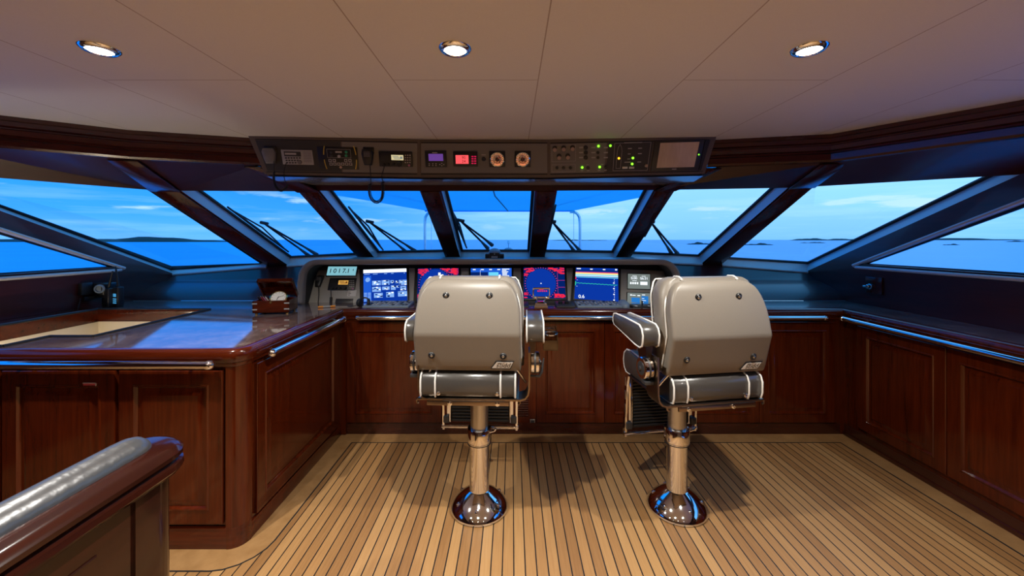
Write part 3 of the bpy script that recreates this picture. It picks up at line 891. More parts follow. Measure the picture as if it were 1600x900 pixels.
# purple and red displays
o = inst('autopilot_display', 'small black display unit with purple screen on the overhead console', 'display', FC, 681, 248)
part(o, 'body', 'black_plastic', lambda M: FC.plate(M, 665, 235.5, 698, 261, D0, .017, .004))
part(o, 'screen', 'lcd_purple', lambda M: FC.plate(M, 670.5, 240, 693, 251, .0165, .018))
part(o, 'maker_strip', 'pale_print', lambda M: FC.qpx(M, 676, 237.4, 684, 239, .0175), smooth=0)
for bx, by in ((671.5, 255.3), (671.5, 258), (677, 255.3), (677, 258), (682, 255.3), (682, 258), (688, 256.6), (694, 256.6), (691, 254.8), (691, 258.4)):
    part(o, 'key', 'pale_print', lambda M: FC.plate(M, bx - .9, by - .7, bx + .9, by + .7, .0165, .019, .0006))
o = inst('depth_display', 'small black display unit with glowing red screen on the overhead console', 'display', FC, 727, 248)
part(o, 'body', 'black_plastic', lambda M: FC.plate(M, 708.5, 236.5, 746.5, 260, D0, .017, .004))
s_ = part(o, 'screen', 'lcd_red', lambda M: FC.plate(M, 712.5, 242, 732.5, 255.5, .0165, .018))
def rd(M):
    u, v, a, b = FC.rect(712.5, 242, 732.5, 255.5)
    write(M, '90', FC, u + a * .25, v + b * .4, .019, .0184); write(M, '24', FC, u + a * .25, v - b * .45, .019, .0184)
part(s_, 'digits', 'red_plastic', rd, smooth=0)
for r_ in range(4):
    for c_ in range(2): part(o, 'key', 'lcd_red_key', lambda M: FC.plate(M, 737 + 4.2 * c_, 243.3 + 3.5 * r_, 740.2 + 4.2 * c_, 245.1 + 3.5 * r_, .0165, .0185, .0006))
o = inst('rotary_switch', 'small black rotary switch between red display and gauges', 'switch', FC, 756, 248)
part(o, 'knob', 'black_rubber', lambda M: FC.disc(M, 756, 248.3, .013, D0, .024)); part(o, 'legend', 'pale_print', lambda M: FC.qpx(M, 752.5, 241, 759, 242.6, .0035), smooth=0)

for gx, lab in ((777, 'left one of two round gauges glowing orange on the overhead console'), (816.5, 'right one of two round gauges glowing orange on the overhead console')):
    o = inst('gauge', lab, 'gauge', FC, gx, 248.5)
    part(o, 'body', 'black_plastic', lambda M: FC.plate(M, gx - 12.5, 236, gx + 12.5, 261, D0, .014, .005))
    part(o, 'rim', 'chrome', lambda M: M.lathe([(.047, .013), (.049, .016), (.045, .018), (.044, .0145)], FC.p(*FC.px(gx, 249), 0), FC.n, 32))
    dl = part(o, 'dial', 'gauge_glow', lambda M: FC.disc(M, gx, 249, .045, .013, .0145, 32, .02))
    u, v = FC.px(gx, 249)
    def ticks(M):
        for k in range(15):
            a = R(-50 + k * 20); ca, sa = math.cos(a), math.sin(a)
            M.face([FC.p(u + r * ca + s * -sa, v + r * sa + s * ca, .0149) for r, s in ((.030, -.0028), (.041, -.0028), (.041, .0028), (.030, .0028))])
        for a in (R(70), R(110), R(0), R(180)):
            ca, sa = math.cos(a), math.sin(a)
            M.face([FC.p(u + r * ca + s * -sa, v + r * sa + s * ca, .0149) for r, s in ((.016, -.006), (.027, -.006), (.027, .006), (.016, .006))])
    part(dl, 'scale', 'dial_white', ticks, smooth=0)
    part(dl, 'dark_band', 'dark_console', lambda M: M.lathe([(.029, .0145), (.029, .0147), (.027, .0147), (.027, .0145)], FC.p(u, v, 0), FC.n, 28))
    part(dl, 'hub', 'dark_console', lambda M: FC.disc(M, gx, 249, .0135, .0145, .0175))
    nd = R(60 if gx < 800 else 100)
    part(dl, 'needle', 'red_plastic', lambda M: M.face([FC.p(u + r * math.cos(nd) - s * math.sin(nd), v + r * math.sin(nd) + s * math.cos(nd), .018) for r, s in ((-.01, -.002), (.034, -.0008), (.034, .0008), (-.01, .002))]), smooth=0)

# switch panel on the right facet
o = inst('switchboard', 'grey switch panel with beige knobs and green lights on the overhead console', 'control panel', FR, 905, 247)
part(o, 'printed_outline', 'pale_print', lambda M: outline(M, FR, 862, 226.5, 899.5, 252.3, .0036), smooth=0)
part(o, 'printed_outline', 'pale_print', lambda M: outline(M, FR, 862, 257, 899, 268.5, .0036), smooth=0)
for kx, ky in ((866.7, 232.5), (880.5, 232), (894.3, 231.5), (873.5, 245), (887, 244.6)):
    k_ = part(o, 'knob_recess', 'black_plastic', lambda M: FR.disc(M, kx, ky - 1.2, .0155, .003, .012))
    part(k_, 'knob', 'beige_knob', lambda M: FR.disc(M, kx, ky + 1.2, .0135, .012, .028))
for kx in (870, 880.5, 891): part(o, 'toggle', 'black_plastic', lambda M: FR.disc(M, kx, 262, .0105, .003, .018))
for r_ in range(3):
    ky = 230.5 + r_ * 7.8
    for kx in (908, 927, 946.5):
        part(o, 'legend', 'pale_print', lambda M: FR.qpx(M, kx - 3.2, ky - 1, kx + 3.2, ky + 1, .0036), smooth=0)
    part(o, 'rotary_knob', 'black_plastic', lambda M: FR.disc(M, 915, ky, .0135, .003, .018))
    if r_: part(o, 'rotary_knob', 'black_plastic', lambda M: FR.disc(M, 934, ky, .010, .003, .014))
for kx, ky in ((935, 228.2), (953.5, 227.6), (909.5, 261.5), (936.8, 260.8)):
    part(o, 'indicator_light', 'led_green', lambda M: FR.disc(M, kx, ky, .0075, .003, .0085))
for kx, ky in ((918.5, 262), (946, 261.3)): part(o, 'toggle', 'black_plastic', lambda M: FR.disc(M, kx, ky, .0105, .003, .018))
for kx, ky in ((918, 257.5), (941, 257), (909, 266.5), (919, 266.5), (936, 266), (946, 265.8)): part(o, 'legend', 'pale_print', lambda M: FR.qpx(M, kx - 2, ky - .6, kx + 2, ky + .6, .0036), smooth=0)

# mimic panel with the boat outline
o = inst('mimic_panel', 'black light-signal panel with white boat outline on the overhead console', 'control panel', FR, 987, 245)
def quadline(M, fr, pts, d, w=.0011):
    pts = [fr.px(*p) for p in pts]
    for (a, b), (c, e) in zip(pts, pts[1:]):
        q = V((c - a, e - b)); L = q.length
        if L < 1e-6: continue
        nx, ny = -q.y / L * w, q.x / L * w
        M.face([fr.p(a + nx, b + ny, d), fr.p(c + nx, e + ny, d), fr.p(c - nx, e - ny, d), fr.p(a - nx, b - ny, d)])
part(o, 'printed_outline', 'pale_print', lambda M: quadline(M, FR, [(960.5, 224), (1017, 222), (1011, 266), (957.5, 266.7), (960.5, 224)], .0042), smooth=0)
part(o, 'boat_outline', 'pale_print', lambda M: quadline(M, FR, [(968.8, 225.5), (966, 230), (964.4, 237), (962, 263), (969, 263), (970.8, 244), (971.8, 236), (971, 230), (968.8, 225.5)], .0042), smooth=0)
part(o, 'indicator_light', 'led_amber', lambda M: FR.disc(M, 966.8, 247.3, .0075, .0034, .0085))
for kx, ky in ((988.6, 246.8), (987.5, 256)): part(o, 'indicator_light', 'led_green', lambda M: FR.disc(M, kx, ky, .0078, .0034, .0085))
for kx, ky, w_ in ((984, 232, 3), (1000, 231.5, 3), (983, 240.5, 2.2), (999.5, 240, 3), (982.3, 248.3, 2.2), (980.5, 253.3, 5), (998.5, 253, 3), (989, 222.8, 14)):
    part(o, 'legend', 'pale_print', lambda M: FR.qpx(M, kx - w_, ky - .7, kx + w_, ky + .7, .0042), smooth=0)
for kx in (976.3, 986.7): part(o, 'label_plate', 'white_paint', lambda M: FR.plate(M, kx - 4, 260.3, kx + 4, 263.5, .0034, .006, .0005))
part(o, 'knob', 'beige_knob', lambda M: FR.disc(M, 1009, 258.5, .010, .0034, .022))

# monitor at the right end with a beige reflection painted onto its blank face
o = inst('monitor', 'black-framed flat monitor with pale painted reflection on its face at the right end of the overhead console', 'monitor', FR, 1061, 243)
part(o, 'body', 'dark_console', lambda M: M.prism([FR.p(*FR.px(*q), .002) for q in ((1016, 267), (1090, 265.5), (1100, 217.5), (1023, 220))], FR.n * .010, .002), smooth=30)
part(o, 'face', 'monitor_reflection', lambda M: M.prism([FR.p(*FR.px(*q), .0115) for q in ((1025, 262), (1083.5, 260.5), (1092, 221.3), (1031, 223.2))], FR.n * .0015), smooth=0, label='blank face with a pale reflection painted in')
part(o, 'end_strip', 'black_plastic', lambda M: M.prism([FR.p(*FR.px(*q), .002) for q in ((1091, 266), (1094.5, 266), (1109, 218.5), (1101, 218.8))], FR.n * .008), smooth=0)
part(o, 'power_light', 'led_green', lambda M: FR.disc(M, 1090.8, 241.3, .0045, .0115, .0135))
part(o, 'maker_mark', 'pale_print', lambda M: FR.qpx(M, 1049, 263.2, 1056, 264.6, .0123), smooth=0)

# ------------------------------------------------------------------ dash console with hood
HY = 3.15
cxm, hw = -.18, 1.53
def hood(g, y, z0=CT, n=10):    # outline in XZ grown by g
    r = .15 + g; zt = 1.292 + g; L, Rr = cxm - hw - g, cxm + hw + g
    pts = [(L, z0), (L + .006, (z0 + zt) / 2)] + [(x, z) for x, z in arc((L + r + .012, zt - r), r, 180, 90, n)]
    for k in range(1, 12): pts.append((L + r + (Rr - L - 2 * r) * k / 12, zt))
    pts += [(x, z) for x, z in arc((Rr - r - .012, zt - r), r, 90, 0, n)] + [(Rr - .006, (z0 + zt) / 2), (Rr, z0)]
    out = []
    for x, z in pts:
        k = 1 - ((x - cxm) / hw) ** 2
        out.append(V((x, y + .06 * max(0, k), z)))
    return out
dc = thing('dash_console', 'wide hooded dash console under the windscreen housing the navigation screens', 'console', (cxm, 3.3, CT))
M = MB()
rg = [hood(-.045, HY + .30), hood(-.045, HY + .015), hood(-.042, HY + .004), hood(-.034, HY), hood(-.010, HY), hood(-.002, HY + .004), hood(0, HY + .014), hood(0, HY + .34)]
M.loft(rg, closed=False, cap=False); M.build('hood', 'hood_leather', dc, smooth=50)
M = MB()
M.loft([hood(-.046, HY + .05), hood(-.046, HY + .34)], closed=False, cap=False)
M.face(hood(-.03, HY + .33)); M.build('hood_lining', 'hood_inside', dc, smooth=40)
f0 = P(765, 471, 3.27); f1 = P(765, 418, 3.40)
DC = Frame(f0, (1, 0, 0), f1 - f0)
# the sloped face, with grey posts between the screens
M = MB()
a0 = DC.px(487, 480)[0]; a1 = DC.px(1046, 480)[0]; vt = DC.px(765, 414)[1]
M.box((a0, -.03, -.02), (a1, vt, 0), 0, 1, DC.M); M.build('face_panel', 'hood_inside', dc, smooth=0)
for x0, x1, xt0, xt1 in ((640, 646.5, 639.5, 649), (722, 731, 720, 733), (802, 813.5, 802, 814), (887, 891, 884.5, 895)):
    M = MB(); M.prism([DC.p(*DC.px(*q), 0) for q in ((x0, 472), (x1, 472), (xt1, 419.5), (xt0, 419.5))], DC.n * .012, .003); M.build('divider', 'dash_grey', dc, smooth=30)
M = MB(); M.prism([DC.p(*DC.px(*q), .001) for q in ((482, 479), (563, 474), (562, 421), (490, 423))], DC.n * .006, .002); M.build('side_panel', 'dash_grey', dc, smooth=30, label='grey side panel holding the radio')
M = MB(); M.prism([DC.p(*DC.px(*q), .001) for q in ((969, 472), (1046, 478), (1042, 424), (970, 421))], DC.n * .006, .002); M.build('side_panel', 'dash_grey', dc, smooth=30, label='grey side panel holding two small displays')
for by, m_, r_ in ((437.5, 'green_plastic', .0115), (446, 'red_plastic', .0125), (454.5, 'red_plastic', .015)):
    M = MB(); DC.disc(M, 808.5, by, r_, .012, .026, 20, .3); M.build('push_button', m_, dc, label=('green' if m_[0] == 'g' else 'red') + ' push button')
M = MB(); DC.plate(M, 722.5, 423, 730.5, 429, .012, .016, .001); M.build('key_plate', 'pale_print', dc)

DG = 'screens on the dash console'
def screen(label, q, base, name='navigation_screen', bez=.012):
    """q: four pixels tl, tr, br, bl of the lit area"""
    pts = [DC.px(*k) for k in q]
    c = (sum(p[0] for p in pts) / 4, sum(p[1] for p in pts) / 4)
    o = thing(name, label, 'screen', DC.p(c[0], c[1], 0), DG)
    g = [(c[0] + (u - c[0]) * (1 + bez / abs(u - c[0])), c[1] + (v - c[1]) * (1 + bez / abs(v - c[1]))) for u, v in pts]
    M = MB(); M.prism([DC.p(u, v, .0) for u, v in g], DC.n * .012, .003); M.build('bezel', 'black_plastic', o, smooth=30)
    M = MB(); M.face([DC.p(u, v, .0128) for u, v in pts]); s = M.build('panel', base, o, smooth=0)
    tl_, tr_, br_, bl2 = pts
    def uv(a, b):               # a 0..1 right, b 0..1 down
        t_ = (tl_[0] + (tr_[0] - tl_[0]) * a, tl_[1] + (tr_[1] - tl_[1]) * a)
        b_ = (bl2[0] + (br_[0] - bl2[0]) * a, bl2[1] + (br_[1] - bl2[1]) * a)
        return (t_[0] + (b_[0] - t_[0]) * b, t_[1] + (b_[1] - t_[1]) * b)
    def quads(items, mat, nm, d=.0133):
        M = MB()
        for a, b, a2, b2 in items: M.face([DC.p(*uv(x, y), d) for x, y in ((a, b2), (a2, b2), (a2, b), (a, b))])
        return M.build(nm, mat, s, smooth=0)
    return o, s, uv, quads
rnd = random.Random(3)
# 1: camera overview
o, s, uv, Q = screen('dash screen with white title bar and rows of small pictures, far left of five', ((568.5, 422.5), (635.5, 420.3), (637, 470.3), (569, 473)), 'screen_blue')
Q([(0, 0, 1, .11)], 'screen_white', 'title_bar')
Q([(.0, .20, .18, 1)], 'screen_mid', 'side_bar', .01325)
th = [(.20, .36, .40, .50), (.42, .35, .60, .50), (.62, .36, .70, .45), (.74, .38, .80, .46), (.82, .36, 1, .52), (.20, .55, .40, .70), (.43, .55, .60, .65), (.63, .52, .74, .66), (.76, .53, .82, .60), (.85, .55, .98, .68), (.24, .74, .44, .88), (.52, .72, .70, .88), (.79, .71, 1, .87)]
Q(th, 'screen_pale', 'pictures')
li = []
for a, b, a2, b2 in th:
    for _ in range(5):
        x = a + (a2 - a) * rnd.random() * .8; y = b + (b2 - b) * rnd.random() * .8; li.append((x, y, min(a2, x + .03 + .03 * rnd.random()), min(b2, y + .015 + .03 * rnd.random())))
Q(li[::2], 'screen_white', 'picture_marking', .0137); Q(li[1::2], 'screen_navy', 'picture_marking', .0138)
Q([(.01 + .09 * (k % 2), .72 + .045 * (k // 2), .01 + .09 * (k % 2) + .07, .745 + .045 * (k // 2)) for k in range(12)] + [(.02, .14, .15, .16), (.22, .14, .33, .16), (.48, .135, .55, .155), (.64, .135, .70, .155), (.94, .13, .96, .16)], 'screen_pale', 'text_lettering', .0136)
M = MB()
c = uv(.1, .32); M.lathe([(.020, .0134), (.020, .0136), (.014, .0136), (.014, .0134)], DC.p(*c, 0), DC.n, 24); M.build('dial_ring', 'screen_pale', s, smooth=0)

def radar(label, q, cx_, cy_, rx, extra):
    o, s, uv, Q = screen(label, q, 'screen_navy')
    M = MB(); n = 48
    M.face([DC.p(*uv(cx_ + rx * math.cos(2 * math.pi * k / n), cy_ + rx * extra * math.sin(2 * math.pi * k / n)), .0131) for k in range(n)]); M.build('radar_sweep', 'screen_blue', s, smooth=0)
    it = []
    for k in range(40):
        a = 2 * math.pi * k / 40; x = cx_ + rx * 1.07 * math.cos(a); y = cy_ + rx * 1.07 * extra * math.sin(a)
        if 0 < x < .97 and 0 < y < .97: it.append((x - .008, y - .010, x + .012, y + .012))
    Q(it, 'screen_pink', 'bearing_ticks')
    bl = []
    for _ in range(46):
        x = rnd.random() * .22; y = rnd.random() * .26
        if x + y < .30: bl.append((x, y, x + .04 + .03 * rnd.random(), y + .022))
    for _ in range(90):
        x = .55 + rnd.random() * .4; y = rnd.random() * .2
        if (x - .55) * .55 > y - .015: bl.append((x, y, min(1, x + .04 + .04 * rnd.random()), y + .022))
    for _ in range(40):
        x = .72 + rnd.random() * .24; y = .85 + rnd.random() * .11; bl.append((x, y, min(1, x + .05), y + .022))
    for _ in range(8):
        y = .8 + rnd.random() * .17; bl.append((.01, y, .07 + .05 * rnd.random(), y + .02))
    Q(bl, 'screen_red', 'text_lettering')
    Q([(.82, .0, .825, .85), (.82, .42, 1, .43), (.82, .64, 1, .65)], 'screen_pink', 'dividing_lines', .0137)
    Q([(cx_ - .012, cy_ - .016, cx_ + .012, cy_ + .016)], 'screen_white', 'own_ship_mark', .0138)
    return o, s, uv, Q
o, s, uv, Q = radar('dash radar screen with red text, half hidden by the left helm chair', ((653.5, 420.3), (717, 419.8), (717, 470), (652, 470.5)), .43, .52, .37, 1.33)
Q([(.50, .14, .56, .24)], 'screen_white', 'cursor_mark', .0138)
o, s, uv, Q = radar('dash radar screen with red text and round sweep, seen right of the left helm chair', ((818, 419), (881.5, 418.8), (883.5, 467), (818.3, 467.5)), .42, .52, .36, 1.33)
Q([(.33 + .05 * k, .745, .36 + .05 * k, .785) for k in range(5)] + [(.37, .68, .48, .73)], 'screen_red', 'message_text', .0138)
# 3: chart
o, s, uv, Q = screen('dash chart screen in blue, mostly hidden behind the top of the left helm chair', ((735.8, 420), (799.3, 419.8), (799.5, 470), (736, 470)), 'screen_mid')
Q([(0, .13, .42, 1)], 'screen_navy', 'chart_area', .0131); Q([(.44, .13, .68, .8)], 'screen_cyan', 'shallow_area', .0131)
Q([(.76 + .02 * rnd.random(), .02 + .042 * k, .86 + .13 * rnd.random(), .045 + .042 * k) for k in range(22)] + [(.05 + .2 * k, .03, .12 + .2 * k, .06) for k in range(4)] + [(.23, .05, .235, .4)], 'screen_white', 'text_lettering')
# 5: sounder
o, s, uv, Q = screen('dash echo sounder screen with coloured bands, far right of five', ((899.5, 418.8), (965, 420.5), (966, 472), (897, 467.5)), 'screen_blue')
Q([(0, .07, 1, .105)], 'screen_navy', 'top_band'); Q([(0, .135, 1, .16)], 'screen_red', 'red_band'); Q([(0, .16, 1, .215)], 'screen_yellow', 'yellow_band'); Q([(0, .215, 1, .25), (0, .29, 1, .315)], 'screen_cyan', 'cyan_band'); Q([(0, .25, 1, .27)], 'screen_white', 'white_band')
M = MB(); pts = [(k / 40, .49 + .02 * k / 40 + .008 * math.sin(k * 1.9)) for k in range(1, 40)]
for (a, b), (c_, d_) in zip(pts, pts[1:]): M.face([DC.p(*uv(x, y), .0135) for x, y in ((a, b + .016), (c_, d_ + .016), (c_, d_), (a, b))])
M.build('bottom_trace', 'screen_green', s, smooth=0)
Q([(.90, .34 + .055 * k, .915, .355 + .055 * k) for k in range(12)] + [(.88, .44 + .17 * k, .915, .47 + .17 * k) for k in range(4)] + [(.02, .02, .12, .05), (.34, .03, .40, .06), (.64, .03, .70, .06), (.93, .02, .98, .06), (.03, .40, .06, .405), (.03, .60, .06, .605)], 'screen_white', 'scale_marking')
Q([(-.0, .30, .02, .38)], 'screen_red', 'colour_bar'); Q([(0, .45, .02, .58)], 'screen_green', 'colour_bar')
M = MB(); u, v = uv(.16, .92); write(M, '0.6', DC, u, v, .030, .0138, bold=.0004); M.build('depth_figure', 'screen_white', s, smooth=0)

# small displays right
for (q, lab, kind) in ((((980.5, 428.6), (1015, 429.5), (1015, 452.5), (980.3, 451.5)), 'upper small grey display with white figures at the right end of the dash', 0),
                       (((979.8, 458), (1015, 459), (1015, 479), (979.5, 476)), 'lower small display with blue bars at the right end of the dash', 1)):
    o, s, uv, Q = screen(lab, q, 'lcd_grey', 'engine_display', .006)
    M = MB()
    if kind == 0:
        for tx, a, b in (('0.00', .28, .30), ('06:31', .73, .30)):
            u, v = uv(a, b); write(M, tx, DC, u, v, .022, .0138, bold=.0003)
        M.build('figures', 'screen_white', s, smooth=0)
        Q([(.1 + .1 * k, .56, .17 + .1 * k, .70) for k in range(4)] + [(.2, .13, .4, .16), (.62, .13, .8, .16), (.2, .45, .4, .48)], 'screen_white', 'text_lettering')
        Q([(.56, .52, .88, .74)], 'screen_white', 'bright_block')
    else:
        Q([(.18, .40, .55, .80), (.62, .25, .92, .95)], 'lcd_blue', 'bars'); Q([(.12, .14, .2, .24), (.22, .18, .36, .24), (.44, .18, .56, .26), (.64, .12, .78, .18), (.64, .42, .74, .46), (.64, .58, .82, .62), (.64, .74, .72, .78)], 'screen_white', 'text_lettering')

# left side panel: barometer readout, radio, microphone, notice
o = inst('digital_readout', 'pale blue digital readout with black digits above the dash radio', 'display', DC, 535, 424, DG)
DLf = Frame(DC.p(*DC.px(535, 424), .0), (1, 0, 0), DC.v)
part(o, 'body', 'black_plastic', lambda M: DC.plate(M, 512, 416.8, 559.5, 433, .006, .022, .002))
s_ = part(o, 'screen', 'lcd_cyan', lambda M: DC.plate(M, 513.3, 418, 558, 431.7, .0215, .0228))
def dg_(M):
    u, v, a, b = DC.rect(513.3, 418, 558, 431.7)
    for k, ch in enumerate('1017.1'.replace('.', '')): write(M, ch, DC, u + a * (-.78 + .31 * k), v - b * .02, .040, .0232, bold=.0006)
    write(M, '.', DC, u + a * .30, v - b * .0, .040, .0232, bold=.001); write(M, '4', DC, u + a * .78, v + b * .2, .022, .0232)
part(s_, 'digits', 'black_plastic', dg_, smooth=0)
vhf(DC, 514.5, 435, 556.5, 454, 'black marine radio with amber display on the left end of the dash', 'radios and microphones of the dash', 'lcd_amber')
mp = [DC.p(*DC.px(*q), d) for q, d in (((499.5, 450), .02), ((499, 462), .012), ((498, 474), .012), ((497.5, 477.5), .012))]
mic(DC, 499.5, 441, .062, .095, 'black hand microphone hanging at the left end of the dash', 'black_plastic', None, smooth_path(mp), r=.0035)
o = inst('notice_plate', 'small white notice plate with torn-looking dark print below the dash radio', 'notice', DC, 549, 458.5, 'radios and microphones of the dash')
part(o, 'plate', 'white_paint', lambda M: DC.plate(M, 543.5, 453.7, 557, 463.3, .006, .008))
part(o, 'print', 'grey_console', lambda M: [DC.qpx(M, 544, y_, 547 + w_, y_ + 1.2, .0084) for y_, w_ in ((456, 1), (458.4, 2), (460.8, .5))], smooth=0)
o = inst('disc_drive', 'dark slot-loading drive set low in the left end of the dash', 'drive', DC, 538, 471, 'radios and microphones of the dash')
part(o, 'body', 'dark_console', lambda M: DC.plate(M, 525, 467.3, 552, 474.5, .006, .012, .001)); part(o, 'slot', 'black_plastic', lambda M: DC.plate(M, 528, 470.2, 549, 471.4, .0118, .013))
cd = smooth_path([DC.p(*DC.px(519, 452), .03), DC.p(*DC.px(518.5, 464), .018), DC.p(*DC.px(518, 474), .016)])
o = inst('radio_cable', 'black cable with thick plug hanging from the dash radio', 'cable', DC, 518.5, 462, 'radios and microphones of the dash')
part(o, 'cable', 'black_rubber', lambda M: M.tube(cd, .003, 8)); part(o, 'plug', 'black_plastic', lambda M: M.tube([DC.p(*DC.px(518.6, 465.5), .017), DC.p(*DC.px(518, 474.5), .016)], .010, 10))
# ------------------------------------------------------------------ things on the worktop
def D(px, py, z=CT):
    Y = F * (H - z) / (py - 374); return V(((px - 800) / F * Y, Y, z))
DK = 'controls on the dash desk'
ZT_ = CT - .002
def desk(name, label, cat, px, py, g=DK): return thing(name, label, cat, D(px, py), g)
def slopebox(M, x0, x1, y0, y1, z0, z1, r=.004):     # wedge rising forward
    M.prism([(x0, y0, ZT_), (x0, y1, ZT_), (x0, y1, z1), (x0, y0, z0)], (x1 - x0, 0, 0), r)
dy0, dy1 = 3.0, 3.20
def keyboard(x0p, x1p, label, seed):
    x0, x1 = ux(x0p, 3.08), ux(x1p, 3.08)
    o = thing('control_keyboard', label, 'keyboard', ((x0 + x1) / 2, 3.09, CT), DK)
    part(o, 'body', 'key_blue', lambda M: slopebox(M, x0, x1, 3.0, 3.19, CT + .012, CT + .024))
    sl = Frame((x0, 3.0, CT + .012), (1, 0, 0), (0, .19, .012)); w = x1 - x0
    rn = random.Random(seed)
    n = int(w / .026)
    for r_ in range(4):
        for k in range(n):
            if rn.random() < .2: continue
            a = .012 + k * (w - .02) / n; b = .03 + r_ * .036
            part(o, 'key', rn.choice(['black_plastic', 'grey_plastic', 'light_grey', 'light_grey']), lambda M: M.box((a, b, 0), (a + .017, b + .022, .006), .0015, 1, sl.M))
    return o
keyboard(572, 642, 'grey control keyboard on the desk in front of the far left dash screen', 1)
keyboard(900, 968, 'grey control keyboard on the desk in front of the echo sounder screen', 2)
o = thing('trackball_unit', 'low dark control unit on the desk between throttle and right keyboard', 'control unit', (ux(882, 3.08), 3.07, CT), DK)
xa, xb = ux(868, 3.08), ux(897, 3.08)
part(o, 'body', 'dark_console', lambda M: slopebox(M, xa, xb, 3.0, 3.15, CT + .012, CT + .028))
for k in (.25, .6): part(o, 'knob', 'black_plastic', lambda M: M.lathe([(.018, 0), (.017, .022), (.012, .026)], (xa + (xb - xa) * k, 3.07, CT + .015)))
o = thing('desk_panel', 'flat dark strip of switches on the desk behind the left chair', 'control unit', (ux(730, 3.08), 3.07, CT), DK)
xa2, xb2 = ux(655, 3.08), ux(826, 3.08)
part(o, 'body', 'dark_console', lambda M: slopebox(M, xa2, xb2, 3.01, 3.17, CT + .008, CT + .022))
for k in range(9): part(o, 'switch', 'black_plastic', lambda M: M.box((xa2 + .05 + k * .09, 3.06, CT + .012), (xa2 + .08 + k * .09, 3.10, CT + .028), .003))
# handset on the right keyboard's end
o = thing('corded_mouse', 'small rounded grey hand controller at the right end of the keyboard', 'controller', (ux(975, 3.06), 3.07, CT), DK)
mx_ = ux(975, 3.06)
def mouse(M):
    rg = []
    for k, z, w in ((0, ZT_ - CT, 1), (1, .012, 1.02), (2, .030, .8), (3, .044, .45), (4, .048, .12)):
        rg.append([V((mx_ + .045 * w * math.cos(a), 3.08 + .085 * w * math.sin(a), CT + z)) for a in [2 * math.pi * i / 20 for i in range(20)]])
    M.loft(rg)
part(o, 'body', 'key_blue', mouse, smooth=60)
part(o, 'cord', 'black_rubber', lambda M: M.tube(smooth_path([(mx_ + .03, 3.02, CT + .012), (mx_ + .10, 3.03, CT + .004), (mx_ + .16, 3.08, CT + .004), (mx_ + .25, 3.10, CT + .004)]), .004, 8))
o = thing('key_strip', 'small black strip with white marks on the desk below the lower right display', 'control unit', (ux(1005, 3.06), 3.05, CT), DK)
part(o, 'body', 'black_plastic', lambda M: slopebox(M, ux(985, 3.06), ux(1024, 3.06), 3.0, 3.10, CT + .006, CT + .012, .002))
part(o, 'lever', 'black_plastic', lambda M: M.tube([(ux(1003, 3.06), 3.05, CT + .008), (ux(1003, 3.06), 3.055, CT + .045)], .006, 8))
for k in (0, 1): part(o, 'mark', 'white_paint', lambda M: M.box((ux(990 + 22 * k, 3.03), 3.02, CT + .007), (ux(996 + 19 * k, 3.03), 3.04, CT + .0105)))

# throttle: twin chrome levers with a cross grip on a chrome pod
tx = ux(845, 3.02)
o = thing('throttle', 'polished chrome twin throttle levers on the desk between left chair and radar screen', 'throttle', (tx, 3.03, CT), DK)
part(o, 'pod', 'chrome', lambda M: M.loft([[V((tx + sx_ * w, 3.04 + sy * dd, CT - .002 + z)) for sx_, sy in ((-1, -1), (1, -1), (1, 1), (-1, 1))] for w, dd, z in ((.050, .06, 0), (.050, .06, .012), (.040, .045, .035), (.030, .03, .046))]), smooth=20)
for s_ in (-1, 1):
    lv = part(o, 'lever', 'chrome', lambda M: M.tube(smooth_path([(tx + s_ * .022, 3.03, CT + .035), (tx + s_ * .034, 3.0, CT + .065), (tx + s_ * .058, 2.975, CT + .090), (tx + s_ * .060, 2.965, CT + .14), (tx + s_ * .058, 2.962, CT + .150)]), .0058, 10))
    part(lv, 'grip', 'chrome', lambda M: M.lathe([(.010, -.018), (.013, -.01), (.013, .012), (.008, .018)], (tx + s_ * .046, 2.972, CT + .080), (1, 0, 0), 14))
part(o, 'cross_bar', 'chrome', lambda M: M.tube([(tx - .060, 2.962, CT + .150), (tx + .060, 2.962, CT + .150)], .0072, 12))
part(o, 'lower_bar', 'chrome', lambda M: M.tube([(tx - .058, 2.972, CT + .082), (tx + .058, 2.972, CT + .082)], .0075, 12))

LG = 'loose things on the left worktop'
# headset
p = D(569, 479); hx, hy = p.x, p.y
o = thing('headset', 'black headset lying on the desk left of the first keyboard', 'headset', (hx, hy, CT), LG)
for s_ in (-1, 1):
    part(o, 'ear_cup', 'black_rubber', lambda M: M.lathe([(.022, -.012), (.031, -.008), (.032, .004), (.024, .012)], (hx + s_ * .034, hy, CT + .030), (1, .35 * s_, 0), 20))
part(o, 'band', 'black_plastic', lambda M: M.tube([V((hx + .036 * math.cos(a), hy + .012, CT + .030 + .036 * math.sin(a))) for a in [math.pi * k / 12 for k in range(13)]], .006, 8))
part(o, 'boom', 'black_plastic', lambda M: M.tube(smooth_path([(hx - .04, hy - .02, CT + .02), (hx - .075, hy - .04, CT + .008), (hx - .115, hy - .02, CT + .005)]), .004, 8))
# pen
a, b = D(497, 481), D(524, 479.5)
o = thing('pen', 'small orange and white pen on the worktop left of the dash', 'pen', (a + b) / 2, LG)
z_ = V((0, 0, .006))
part(o, 'barrel', 'light_grey', lambda M: M.tube([a + z_, b + z_], .006, 10))
for q0, q1 in ((0, .3), (.72, 1.0)): part(o, 'orange_end', 'orange_plastic', lambda M: M.tube([a.lerp(b, q0) + z_, a.lerp(b, q1) + z_], .0072, 10))

